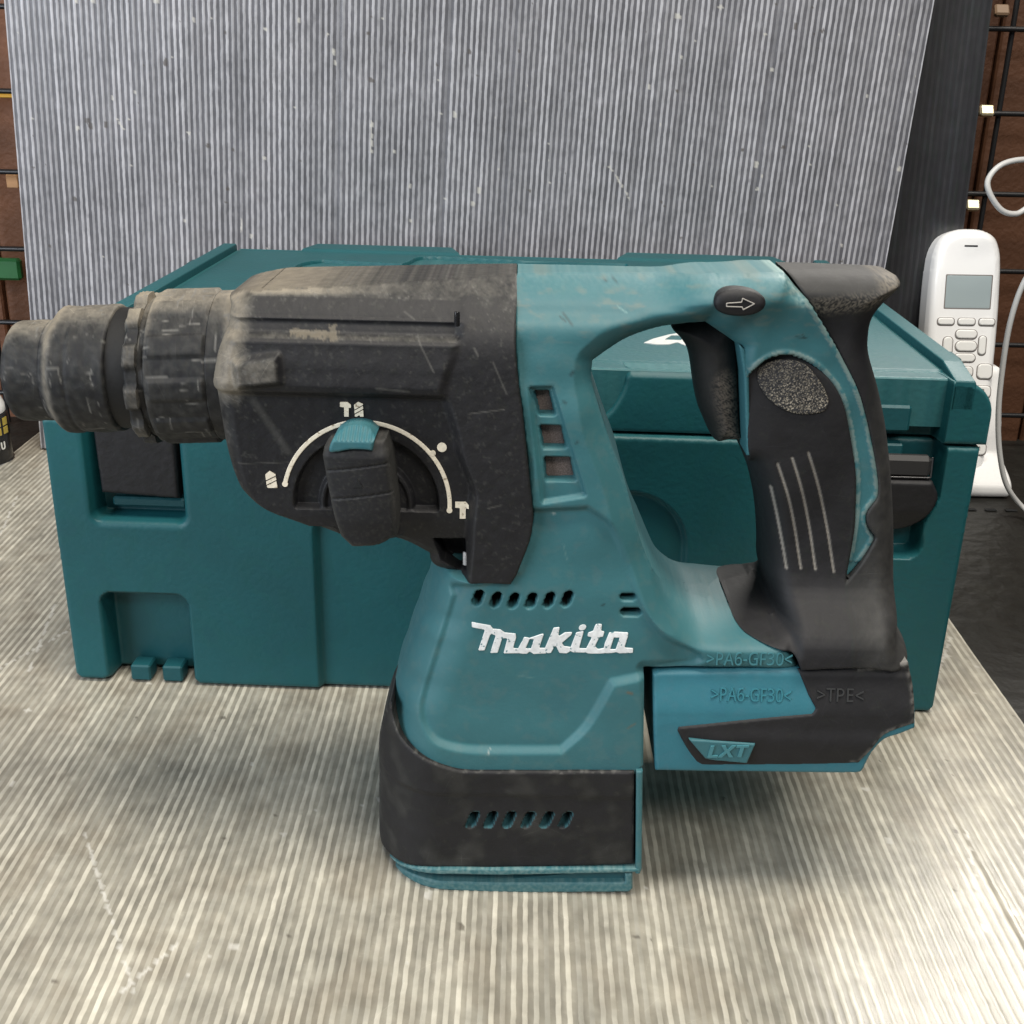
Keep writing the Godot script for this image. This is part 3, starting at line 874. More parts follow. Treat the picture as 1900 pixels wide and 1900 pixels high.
	var over := loop([99.54, 92.77, 99.54, 92.77, 121.15, 94.48, 136.97, 96.54, 136.97, 96.54, 139.39, 87.56, 140.65, 75.53, 140.65, 75.53, 130.48, 70.8, 126.76, 64.99, 123.39, 59.18, 123.39, 59.18, 102.21, 57.91, 68.68, 56.73, 68.68, 56.73, 65.92, 58.2, 59.18, 70.24, 59.18, 70.24, 59.44, 71.76, 59.44, 71.76, 85.38, 75.5, 105.17, 77.98, 105.17, 77.98, 106.24, 79.93, 106.24, 79.93, 103.38, 84.61, 103.38, 84.61], 4)
	put("rail_bumper", relief(over, [], 0.5, func(p: Vector2, s: float) -> float: return mount_base(p) + 0.7 + 1.0 * smoothstep(73.57, 67.73, p.y) * smoothstep(58.15, 73.12, p.x) - 1.3 * smoothstep(67.73, 57.48, p.y) - 0.8 * (1.0 - round_edge(s / 0.9)), func(p: Vector2, _z, s: float) -> Color:
		var c := black_tint(p, 0.12)
		if p.y > 60.0 and p.x > 120.0 and p.y - 0.1 * p.x > 47.5: c = mix(c, Color(0.4, 0.38, 0.35), 0.6 * clampf((around(p, n_mid, 2.0) - 0.3) * 3.0, 0, 1) * (1.0 - smoothstep(0.5, 2.0, s)))
		return c, true), M.rubber, t)
	var badge := loop([63.13, 68.17, 63.13, 68.17, 86.2, 67.09, 86.2, 67.09, 83.97, 59.15, 83.97, 59.15, 71.65, 60.12, 71.65, 60.12, 69.35, 60.71, 69.35, 60.71], 1)
	var bad := put("badge", slab(badge, 38, 43.0, 0.4, 0.35, TEAL), M.teal_plastic, t)
	mark_text("badge_lettering", "LXT", Vector2(76.6, 63.97), 43.25, 3.9, TEAL * 1.15, 0.05, bad, true, 0.22, 1.3)
	mark_text("moulded_lettering", ">PA6-GF30<", Vector2(82.38, 96.74), housing_z.call(Vector2(82.38, 96.74), 9.0) + 0.45, 2.3, TEAL * 1.05, 0.0, t, false, 0.0, 0.86, -0.12, atan2(housing_z.call(Vector2(72.09, 96.46), 9.0) - housing_z.call(Vector2(92.66, 97.03), 9.0), 20.0))
	mark_text("moulded_lettering", ">PA6-GF30<", Vector2(83.81, 83.85), mount_base(Vector2(84.05, 83.28)) + 0.12, 2.7, Color(0.03, 0.165, 0.21), 0.0, t, false, 0.0, 0.80, -0.29)
	mark_text("moulded_lettering", ">TPE<", Vector2(114.27, 84.92), mount_base(Vector2(114.6, 84.34)) + 0.82, 2.8, BLACK * 2.0, 0.0, t, false, 0.0, 0.95, -0.29)
	wordmark(t)
	screws(t)


func smin(a: float, b: float, k: float) -> float:
	var h := clampf(0.5 + 0.5 * (b - a) / k, 0.0, 1.0)
	return lerpf(b, a, h) - k * h * (1.0 - h)


func V2(a: Array) -> Vector2:
	return Vector2(a[0], a[1])


var GY: Array = [228.11, 221.62, 217.36, 213.34, 208.68, 190.93, 163.3, 144.27, 126.57, 117.13, 112.35, 109.06, 106.43, 102.6, 94.06]
const GZ := [17.0, 20.5, 20.0, 17.0, 15.5, 16.0, 16.6, 17.2, 18.4, 20.5, 24.0, 30.0, 35.0, 37.5, 38.6]
func grip_base(p: Vector2) -> float:
	var z := 0.0
	for k in 7: z += lut(GY, GZ, p.y + (k - 3) * 1.7) / 7.0
	# the palm swell
	var q := (p - Vector2(92.6, 169.52)).rotated(0.22) / Vector2(26.0, 46.0)
	return z + 2.6 * smoothstep(1.0, 0.25, q.length())


func mount_base(p: Vector2) -> float:
	return lut(MY, MZ, p.y - 0.02 * p.x)


var MY: Array = [90.62, 88.37, 75.54, 70.97, 54.83, 50.1]
const MZ := [35.6, 36.5, 40.0, 40.4, 40.8, 40.6]


func grown(p: PackedVector2Array, by: float) -> PackedVector2Array:
	var r := Geometry2D.offset_polygon(p, by)
	return r[0] if r.size() else p


func softened(p: PackedVector2Array, r: float) -> PackedVector2Array:   # outline with its corners rounded both ways
	for by: float in [r, -2.0 * r, r]:
		var q := Geometry2D.offset_polygon(p, by, Geometry2D.JOIN_ROUND)
		var best := 0
		for k in q.size():
			if q[k].size() > q[best].size(): best = k
		if q.size(): p = q[best]
	return p


func slant_slot(x: float, y: float, w: float, h: float, lean: float) -> PackedVector2Array:
	var out := rect_loop(-w / 2, -h / 2, w / 2, h / 2, minf(w, h) * 0.34, 3)
	for k in out.size():
		out[k] = Vector2(x + out[k].x + lean * out[k].y / h * 2.0, y + out[k].y)
	return out


func line_mark(pts: Array, w: float, z0: float, z1: float, c: Color) -> ArrayMesh:
	var pl := PackedVector2Array(pts)
	var o := Geometry2D.offset_polyline(pl, w / 2, Geometry2D.JOIN_ROUND, Geometry2D.END_ROUND)
	var big: PackedVector2Array = o[0]
	var holes := []
	for k in range(1, o.size()):
		holes.append(o[k])
	return slab(big, z0, z1, 0.05, 0.14, c, holes)


func mark_text(called: String, t: String, at: Vector2, z: float, h: float, c: Color, tilt: float, parent: Node, bold := false, slant := 0.0, spread := 1.0, pitch := 0.0, yaw := 0.0) -> void:
	var o := MeshInstance3D.new()
	o.mesh = text_mesh(t, h, 0.5, bold)
	var m := StandardMaterial3D.new()
	m.albedo_color = c.linear_to_srgb()
	m.roughness = 0.5
	o.material_override = m
	var k := 0
	for ch in parent.get_children():
		if String(ch.name).begins_with(called): k += 1
	o.name = called if k == 0 else "%s_%03d" % [called, k]
	parent.add_child(o)
	o.transform = Transform3D(Basis(Vector3(spread, 0, 0), Vector3(slant, 1, 0), Vector3(0, 0, 1)).rotated(Vector3.RIGHT, pitch).rotated(Vector3.UP, yaw).rotated(Vector3.BACK, tilt), Vector3(at.x, at.y, z) * MM)


func wordmark(t: Node3D) -> void:
	var letters := [
		[-12.8, 107.99, -12.8, 107.99, -9.89, 107.62, -9.89, 107.62, -6.37, 107.04, -6.37, 107.04, -5.52, 105.8, -5.52, 105.8, -2.97, 105.63, -2.97, 105.63, -1.42, 104.54, -1.42, 104.54, 2.26, 104.3, 2.26, 104.3, 2.45, 102.76, 2.45, 102.76, 1.47, 98.76, 1.47, 98.76, 3.32, 98.63, 3.32, 98.63, 3.83, 96.91, 3.83, 96.91, -1.72, 96.69, -1.72, 96.69, -0.46, 102.5, -0.46, 102.5, -2.3, 102.35, -2.3, 102.35, -3.73, 96.88, -3.73, 96.88, -6.29, 96.7, -6.29, 96.7, -4.47, 103.43, -4.47, 103.43, -6.31, 103.82, -6.31, 103.82, -8.22, 97.62, -8.22, 97.62, -10.38, 97.56, -10.38, 97.56, -8.18, 105.38, -8.18, 105.38, -12.63, 106.12, -12.63, 106.12],
		[5.21, 103.18, 5.21, 103.18, 7.06, 102.81, 7.06, 102.81, 10.69, 104.36, 10.69, 104.36, 11.85, 104.66, 11.85, 104.66, 10.4, 99.11, 10.4, 99.11, 13.08, 99.18, 13.08, 99.18, 12.9, 97.16, 12.9, 97.16, 8.62, 96.77, 8.62, 96.77, 7.2, 97.7, 7.2, 97.7, 6.3, 96.81, 6.3, 96.81, 3.77, 96.74, 3.77, 96.74, 3.17, 98.53, 3.17, 98.53],
		[15.05, 106.94, 15.05, 106.94, 17.09, 107.27, 17.09, 107.27, 16.7, 103.56, 16.7, 103.56, 18.94, 105.27, 18.94, 105.27, 21.44, 105.51, 21.44, 105.51, 21.12, 104.47, 21.12, 104.47, 18.02, 101.29, 18.02, 101.29, 18.83, 100.1, 18.83, 100.1, 21.46, 99.76, 21.46, 99.76, 21.21, 98.43, 21.21, 98.43, 19.86, 97.42, 19.86, 97.42, 17.39, 97.46, 17.39, 97.46, 15.89, 100.54, 15.89, 100.54, 14.46, 97.38, 14.46, 97.38, 12.77, 97.16, 12.77, 97.16, 12.34, 99.02, 12.34, 99.02],
		[22.76, 105.37, 22.76, 105.37, 25.33, 106.13, 25.33, 106.13, 23.94, 99.48, 23.94, 99.48, 26.7, 99.62, 26.7, 99.62, 26.07, 98.01, 26.07, 98.01, 22, 97.93, 22, 97.93, 20.99, 98.43, 20.99, 98.43, 21.01, 99.47, 21.01, 99.47],
		[29.19, 108.55, 30.25, 108.85, 31.32, 108.75, 31.32, 108.75, 31.14, 106.29, 31.14, 106.29, 32.28, 106.15, 32.28, 106.15, 31.86, 104.25, 31.86, 104.25, 30.64, 104.04, 30.64, 104.04, 29.28, 100.56, 29.28, 100.56, 30.4, 99.55, 30.4, 99.55, 32.68, 100.13, 32.68, 100.13, 33.24, 98.24, 33.24, 98.24, 30.95, 97.94, 30.95, 97.94, 27.56, 97.74, 27.56, 97.74, 25.7, 98.04, 25.7, 98.04, 26.4, 99.62, 26.4, 99.62, 28.19, 103.98, 28.19, 103.98, 26.65, 104.11, 26.65, 104.11, 26.74, 105.48, 26.74, 105.48, 28.45, 106.21, 28.45, 106.21],
		[33.92, 105.85, 33.92, 105.85, 35.74, 106.24, 35.74, 106.24, 40.27, 106.19, 40.27, 106.19, 40.26, 104.82, 40.26, 104.82, 39.28, 100.59, 39.28, 100.59, 42.27, 100.4, 42.27, 100.4, 42.31, 98.67, 42.31, 98.67, 37.71, 98.37, 37.71, 98.37, 36.61, 98.79, 36.61, 98.79, 35.24, 98.4, 35.24, 98.4, 33.09, 98.2, 33.09, 98.2, 32.32, 100.05, 32.32, 100.05, 32.59, 101.86, 32.59, 101.86],
	]
	var counters := [[7.07, 102.47, 7.07, 102.47, 8.54, 102.41, 8.54, 102.41, 7.63, 98.82, 7.63, 98.82, 5.78, 98.88, 5.78, 98.88], [35.54, 104.18, 35.54, 104.18, 37.53, 104.23, 37.53, 104.23, 36.39, 99.82, 36.39, 99.82, 34.49, 99.77, 34.49, 99.77]]
	var chip := func(p: Vector2, _z: float, s: float) -> Color:
		var w := Color(0.80, 0.83, 0.84)
		return mix(w, TEAL * 1.1, clampf((n_mid.get_noise_2d(p.x * 3.0 + 31, p.y * 3.0) - 0.38 - s * 0.08) * 12.0, 0, 0.9))
	for k in letters.size():
		var hs := []
		if k == 1: hs = [loop(counters[0], 1)]
		if k == 5: hs = [loop(counters[1], 1)]
		put("letter", relief(softened(loop(letters[k], 3), 0.22), hs, 0.16, func(p, s): return housing_z.call(p, 40.0) + 0.32 - 0.1 * (1.0 - round_edge(s / 0.15)) + 0.001 * k, chip, false, 35.0), M.white_print, t)
	put("letter", relief(loop([23.54, 107.17, 24.08, 108.07, 25.23, 108.45, 26.02, 107.92, 25.67, 106.89, 24.71, 106.38, 23.85, 106.5], 3), [], 0.16, func(p, _s): return housing_z.call(p, 40.0) + 0.32, chip, false, 35.0), M.white_print, t)
	# the little round registered mark beside it
	put("moulded_ring", slab(circle(Vector2(39.4, 109.11), 1.15, 18), 35, 36.9, 0.1, 0.12, TEAL * 0.8, [circle(Vector2(39.4, 109.11), 0.85, 18)]), M.teal_plastic, t)


func circle(c: Vector2, r: float, n := 28) -> PackedVector2Array:
	var o := PackedVector2Array()
	for k in n:
		o.append(c + r * Vector2.from_angle(TAU * k / n))
	return o


func screws(t: Node3D) -> void:
	# screw ears seen in the two dark pockets of the gear housing
	for q: Vector3 in [Vector3(-18.46, 210.7, 33), Vector3(-15.24, 128.81, 30)]:
		var m := rod([q + Vector3(0, -2.2, 0), q + Vector3(0, 2.2, 0)], 0.9, Color.WHITE, 12)
		put("screw_boss", m, M.gloss_black if q.y > 150 else M.black_plastic, t)


func gear_outline() -> PackedVector2Array:
	return loop([-96.34, 188.31, -96.34, 188.31, -94.49, 197.67, -92.06, 204.7, -91.56, 210.58, -92.52, 213.63, -92.52, 213.63, -90.65, 214.58, -87.45, 215.41, -79.56, 216.34, -47.67, 218.2, -0.4, 221.32, -0.4, 221.32, -0.09, 216.12, -0.09, 216.12, -0.09, 202.92, 1.25, 189.75, 2.45, 182.75, 7.08, 146.98, 7.08, 146.98, 6.06, 138.98, 1.94, 126.26, 1.94, 126.26, 0.04, 123.06, 0.04, 123.06, -7.89, 123.17, -17.28, 122.69, -22.08, 123.36, -25.43, 124.46, -27.2, 126.55, -27.57, 129.17, -27.57, 129.17, -38.61, 134.69, -58.1, 135.93, -58.1, 135.93, -70.33, 141.24, -78.28, 144.31, -85.89, 147.58, -90.13, 150.98, -91.66, 154.06, -91.66, 154.06, -93.07, 159.07, -94.67, 167.93, -95.69, 179.59], 5)


var SCR := []
func gear_housing(t: Node3D) -> void:
	var outer := gear_outline()
	var ridge_edge: float = 213.4
	var py: Array = [ridge_edge + 1.2, ridge_edge - 0.2, ridge_edge - 1.8, ridge_edge - 3.6, ridge_edge - 5.6, ridge_edge - 8.2, ridge_edge - 10.2, ridge_edge - 11.0, 194.15, 189.23, 187.39, 184.83, 173.6, 143.83, 130.94]
	var pz: Array = [38.0, 35.0, 31.6, 29.6, 28.9, 30.2, 33.8, 34.8, 36.6, 37.4, 37.0, 33.6, 33, 33, 30]
	var by: Array = [216.45, 209.8, 204.92, 189, 169.69, 154.36, 139.94, 122.34]
	var bx: Array = [-17.73, -17.02, -17.65, -22.17, -17.43, -12.42, -13.51, -14.6]
	var dial := Vector2(-47.87, 148.36)
	var lug := shape(loop([-87.22, 196.16, -87.22, 196.16, -80.96, 197.67, -80.96, 197.67, -73.93, 198.53, -73.93, 198.53, -73.17, 190.34, -73.17, 190.34, -86.52, 188.62, -86.52, 188.62], 2))
	var left_y := Vector2(-94.5, 186.91).x
	var y_low := Vector2(-44.5, 139.26).y
	var pocket := shape(loop([-25.74, 136.08, -25.74, 136.08, -15.53, 136.35, -15.53, 136.35, -14.71, 125, -14.71, 125, -17.6, 124.13, -17.6, 124.13, -23.04, 127.94, -23.04, 127.94], 2))
	var zf := func(p: Vector2, s: float) -> float:
		var z := lut(py, pz, p.y)
		if p.y > ridge_edge - 4.0: z = smin(z if p.y < ridge_edge + 3.0 else 99.0, sqrt(maxf(9.0, 37.4 * 37.4 - pow(p.y - 185.2, 2.0))), 1.6)
		var bandx := lut(by, bx, p.y)
		var top_band := 35.6
		top_band = lerpf(35.2, 39.4, smoothstep(200, 140, p.y))
		top_band = smin(top_band, sqrt(maxf(9.0, 38.6 * 38.6 - pow(maxf(p.y - 184.0, 0.0), 2.0))), 4.0)
		z = lerpf(z, top_band, smoothstep(bandx - 2.2, bandx + 1.6, p.x))
		# the pocket above the dial: inside the sweep of the lever the face is sunk
		var d := p.distance_to(dial)
		if p.y < Vector2(-52.19, 184.87).y:
			if d < 26.0 and p.y > dial.y - 2.0: z -= 3.2 * smoothstep(24.0, 23.2, d) * smoothstep(dial.y - 2.0, dial.y - 1.0, p.y)
			if d < 16.0: z = maxf(z, lerpf(z, 31.6 + 0.8 * smoothstep(13.2, 13.8, d), smoothstep(16.0, 14.9, d)))
		var l := lug.inside(p, 3.0)
		z += 2.6 * smoothstep(-1.6, 1.0, l)
		# the left end closes on the collar, the lower edge is chamfered
		var r := 7.0 * smoothstep(left_y + 16.0, left_y + 3.0, p.x)
		if s < r: z -= 9.0 * smoothstep(left_y + 16.0, left_y + 3.0, p.x) * (1.0 - round_edge(s / r))
		if p.y < 140.0 and p.x < bandx - 2.0 and s < 3.2: z -= 3.0 * (1.0 - s / 3.2)
		z -= 9.0 * smoothstep(-0.3, 0.6, pocket.inside(p, 2.0))
		if s < 0.8: z -= 0.5 * (1.0 - round_edge(s / 0.8))
		return maxf(z, 1.0)
	SCR = [[Vector2(-30.76, 204.65), Vector2(-25.44, 194.54), 0.3, 0.7], [Vector2(-82.89, 182.96), Vector2(-72.9, 166.12), 1.3, 0.35], [Vector2(-14.38, 181.2), Vector2(-3.17, 182.9), 0.25, 0.7], [Vector2(-43.44, 189.05), Vector2(-33.25, 188.26), 0.4, 0.6],
		[Vector2(-6.99, 197.58), Vector2(-2.59, 187.83), 0.3, 0.5], [Vector2(-89.35, 161.66), Vector2(-72.9, 162.46), 0.2, 0.5], [Vector2(-35.44, 211.37), Vector2(-32.14, 209.45), 0.3, 0.5], [Vector2(-12.91, 201.7), Vector2(-11.88, 199.69), 0.4, 0.7], [Vector2(-7.94, 149.98), Vector2(-3.58, 151.22), 0.3, 0.5], [Vector2(-82.34, 154.59), Vector2(-79.03, 158.6), 0.25, 0.35]]
	gear_z = zf
	var ridge_y := ridge_edge
	var ct := func(p: Vector2, z: float, s: float) -> Color:
		var top := smoothstep(ridge_y - 0.5, ridge_y + 3.0, p.y)
		var left := smoothstep(Vector2(-75.96, 205.17).x, Vector2(-89.85, 204.83).x, p.x) * smoothstep(Vector2(-91.77, 174.16).y, Vector2(-90.96, 187).y, p.y)
		var toleft := smoothstep(Vector2(-31.63, 221.78).x, Vector2(-89.41, 220.38).x, p.x)
		var dust := maxf(top * (0.42 + 0.55 * toleft), left * 0.72)
		dust = maxf(dust, 0.45 * (1.0 - smoothstep(0.2, 1.4, absf(p.y - Vector2(-51.4, 203.91).y))) * smoothstep(Vector2(-14.7, 209.88).x, Vector2(-19.68, 209.75).x, p.x))
		dust = maxf(dust, 0.4 * (1.0 - smoothstep(0.2, 1.2, absf(p.y - Vector2(-51.09, 214.98).y))) * smoothstep(Vector2(-14.7, 209.88).x, Vector2(-19.68, 209.75).x, p.x))
		dust = maxf(dust, 0.5 * smoothstep(-1.5, 1.5, lug.inside(p, 2.0)))
		dust = maxf(dust, 0.42 * smoothstep(Vector2(-83.13, 168.78).x, Vector2(-93.91, 168.51).x, p.x))
		dust = maxf(dust, 0.34 * smoothstep(Vector2(-19.68, 209.75).x, Vector2(-9.72, 210).x, p.x) * smoothstep(Vector2(-9.42, 189.48).y, Vector2(-9.81, 216.65).y, p.y))
		var c := black_tint(p, dust)
		# smear of dried mortar in the groove
		var sm := seg_dist(p, Vector2(-70, 204.84), Vector2(-57.3, 204.47))
		sm = minf(sm, seg_dist(p, Vector2(-57.57, 206.52), Vector2(-56.64, 203.8)) * 0.75)
		c = mix(c, DUST * 1.5, clampf((1.0 - sm + 1.1 * n_mid.get_noise_2d(p.x * 3, p.y * 3)) * 2.2, 0, 0.65))
		var sp := clampf((around(p, n_fine, 0.45) - 0.66) * 8.0, 0, 1)
		c = mix(c, GREYDUST * 2.2, sp * (0.16 + dust * 0.7))
		for q: Array in SCR:
			var d := seg_dist(p, q[0], q[1])
			if d < q[2] * 1.6:
				c = mix(c, GREYDUST * 2.0, q[3] * clampf(1.3 - d / q[2], 0, 1) * (0.5 + 0.5 * around(p, n_mid, 3.0)))
		if s < 0.5: c = mix(c, BLACK, 0.4)
		return c
	var g := put("gear_housing", relief(outer, [], 0.45, zf, ct, true), M.black_plastic, t)
	# ---------------- printed dial: arc, stops and signs
	var arc := []
	var a0 := (Vector2(-74.28, 155.09) - dial).angle()
	var a1 := (Vector2(-20.57, 147.25) - dial).angle()
	if a1 > a0: a0 += TAU
	var ra := (Vector2(-51.53, 176.75) - dial).length()
	var ra1 := (Vector2(-20.57, 147.25) - dial).length()
	var ra0 := (Vector2(-74.28, 155.09) - dial).length()
	for k in 61:
		var f := k / 60.0
		var rr := lerpf(lerpf(ra0, ra, minf(f * 2.5, 1.0)), ra1, maxf(0.0, f * 1.667 - 0.667))
		arc.append(dial + rr * Vector2.from_angle(lerpf(a0, a1, f)))
	var wt := func(p: Vector2, _z: float, _s: float) -> Color: return mix(WHITE, Color(0.25, 0.17, 0.09), clampf((n_mid.get_noise_2d(p.x * 2.4, p.y * 2.4 + 40) - 0.36) * 4.0, 0, 0.8))
	var o := Geometry2D.offset_polyline(PackedVector2Array(arc), 0.70, Geometry2D.JOIN_ROUND, Geometry2D.END_ROUND)
	put("dial_arc", relief(o[0], [], 0.16, func(p, s): return gear_z.call(p, 9.0) + 0.3 - 0.12 * (1.0 - round_edge(s / 0.2)), wt, false, 30.0), M.white_print, g)
	for q: Vector2 in [Vector2(-74.28, 155.09), Vector2(-51.53, 176.75), Vector2(-26.03, 166.88), Vector2(-20.57, 147.25)]:
		put("dial_stop", relief(circle(q, 0.95, 18), [], 0.16, func(p, _s): return gear_z.call(p, 9.0) + 0.38, wt, false, 30.0), M.white_print, g)
	put("chisel_stop_sign", relief(circle(Vector2(-23.07, 168.97), 1.55, 22), [], 0.18, func(p, _s): return gear_z.call(p, 9.0) + 0.4, wt, false, 30.0), M.white_print, g)
	for h: Array in [[-55.39, 183.42, -55.39, 183.42, -53, 183.48, -53, 183.48, -51.97, 182.56, -51.97, 182.56, -51.99, 181.62, -51.99, 181.62, -52.71, 181.6, -52.71, 181.6, -52.8, 178.61, -52.8, 178.61, -54.24, 178.57, -54.24, 178.57, -54.15, 181.72, -54.15, 181.72, -55.44, 181.85, -55.44, 181.85], [-18.67, 150.3, -18.67, 150.3, -15.24, 150.39, -15.24, 150.39, -14.21, 149.33, -14.21, 149.33, -14.2, 148.15, -14.2, 148.15, -15.22, 148.13, -15.22, 148.13, -15.26, 144.51, -15.26, 144.51, -17.15, 144.46, -17.15, 144.46, -17.17, 148.24, -17.17, 148.24, -18.66, 148.29, -18.66, 148.29]]:
		put("hammer_sign", relief(loop(h, 1), [], 0.16, func(p, _s): return gear_z.call(p, 9.0) + 0.35, wt, false, 30.0), M.white_print, g)
	for h: Array in [[-50.98, 182.59, -50.98, 182.59, -49.59, 183.64, -49.59, 183.64, -48.17, 182.97, -48.17, 182.97, -48.17, 182.66, -48.17, 182.66, -50.87, 181.02, -50.87, 181.02], [-50.88, 180.63, -50.88, 180.63, -48.18, 182.27, -48.18, 182.27, -48.13, 181.33, -48.13, 181.33, -50.9, 179.68, -50.9, 179.68], [-50.84, 179.29, -50.84, 179.29, -48.14, 180.93, -48.14, 180.93, -48.04, 178.73, -48.04, 178.73, -49.18, 178.7, -49.18, 178.7, -49.24, 179.33, -49.24, 179.33, -50.17, 178.67, -50.17, 178.67, -50.85, 178.65, -50.85, 178.65],
			[-80.55, 158.22, -80.55, 158.22, -79.09, 159.49, -79.09, 159.49, -77.21, 158.31, -77.21, 158.31, -77.23, 157.9, -77.23, 157.9, -80.43, 156.25, -80.43, 156.25], [-80.37, 155.84, -80.37, 155.84, -77.18, 157.49, -77.18, 157.49, -77.07, 156.42, -77.07, 156.42, -80.35, 154.68, -80.35, 154.68], [-80.3, 154.27, -80.3, 154.27, -77.1, 156.01, -77.1, 156.01, -76.82, 153.7, -76.82, 153.7, -79.94, 153.62, -79.94, 153.62]]:
		put("bit_sign", relief(loop(h, 1), [], 0.16, func(p, _s): return gear_z.call(p, 9.0) + 0.35, wt, false, 30.0), M.white_print, g)
	# ---------------- lever
	var lever := loop([-58.24, 172.67, -58.24, 172.67, -52.79, 174.05, -52.79, 174.05, -39.97, 174.38, -39.97, 174.38, -38.82, 169.75, -38.82, 169.75, -37.68, 159.39, -36.8, 149.38, -36.82, 142.29, -36.82, 142.29, -42.54, 138.72, -51.44, 137.91, -51.44, 137.91, -54.99, 141.4, -54.99, 141.4, -57.01, 149.38, -58.58, 158.85, -59.93, 168.66, -59.93, 168.66, -59.48, 171.19, -59.48, 171.19], 3)
	var l1a := Vector2(-59.76, 164.03)
	var l1b := Vector2(-39.42, 167.23)
	var l2a := Vector2(-58.05, 154.69)
	var l2b := Vector2(-37.37, 157.77)
	var lv := put("mode_lever", relief(lever, [], 0.4, func(p: Vector2, s: float) -> float:
		var z := 46.5 - 0.02 * pow(p.x - dial.x, 2.0) * 0.6
		z -= 2.2 * smoothstep(Vector2(-50.98, 168.55).y, Vector2(-50.84, 173.86).y, p.y)
		z -= 1.5 * smoothstep(Vector2(-51.53, 148.6).y, Vector2(-51.78, 139.27).y, p.y)
		z -= 0.45 * (1.0 - smoothstep(0.1, 0.4, minf(seg_dist(p, l1a, l1b), seg_dist(p, l2a, l2b))))
		return z - 2.0 * (1.0 - round_edge(s / 2.0)), func(p: Vector2, _z, s: float) -> Color:
		var c := black_tint(p, 0.12)
		return mix(c, GREYDUST * 1.5, 0.2 * clampf((around(p, n_fine, 0.7) - 0.55) * 4.0, 0, 1) + 0.25 * (1.0 - smoothstep(0.4, 1.6, s))), false, 29.0), M.rubber, t)
	put("arrow_mark", slab(loop([-48.69, 162.16, -48.69, 162.16, -47.06, 159.33, -47.06, 159.33, -50.11, 159.25, -50.11, 159.25], 1), 45, 46.75, 0.03, 0.16, Color(0.004, 0.004, 0.004)), M.dark_void, lv)
	var thumb := loop([-57.14, 170.87, -56.89, 173.35, -55.47, 175.85, -55.47, 175.85, -52.4, 177.67, -48.72, 178.11, -45.39, 177.5, -43.09, 175.46, -43.09, 175.46, -43.84, 171.57, -43.84, 171.57, -46.69, 171.85, -50.89, 171.74, -54.28, 170.95, -54.28, 170.95], 4)
	var ty := Vector2(-50.81, 174.74).y
	put("lock_button", relief(thumb, [], 0.28, func(p: Vector2, s: float) -> float:
		var z := 46.8 - 5.5 * smoothstep(ty - 0.6, ty + 3.4, p.y)
		if p.y > ty: z += 0.35 * sin(p.x * TAU / 1.45)
		return z - 0.8 * (1.0 - round_edge(s / 0.9)), func(p: Vector2, _z, _s) -> Color: return mix(Color(0.03, 0.17, 0.21), Color(0.07, 0.19, 0.21), around(p, n_mid)), false, 30.0), M.teal_plastic, lv)


func lut(ys: Array, vs: Array, y: float) -> float:   # ys fall
	if y >= ys[0]: return vs[0]
	for k in range(1, ys.size()):
		if y >= ys[k]:
			return lerpf(vs[k], vs[k - 1], smoothstep(0.0, 1.0, (y - ys[k]) / (ys[k - 1] - ys[k])) * 0.5 + 0.5 * (y - ys[k]) / (ys[k - 1] - ys[k]))
	return vs[-1]


func turned(x0: float, x1: float, radius: Callable, tint: Callable, dx := 0.7, sides := 144) -> ArrayMesh:
	var rows := []
	var cols := []
	var n := int(ceil((x1 - x0) / dx))
	for i in range(-1, n + 2):
		var x := clampf(x0 + (x1 - x0) * i / n, x0, x1)
		var row := PackedVector3Array()
		var col := PackedColorArray()
		var cy := 184.7 + (x + 119.8) * 0.053
		for k in sides:
			var a := TAU * k / sides
			var r: float = radius.call(x, a) * (0.3 if i < 0 or i > n else 1.0)
			row.append(Vector3(x, cy + r * sin(a), r * cos(a)))
			col.append(tint.call(x, a))
		rows.append(row); cols.append(col)
	return skin(rows, cols, true, true)


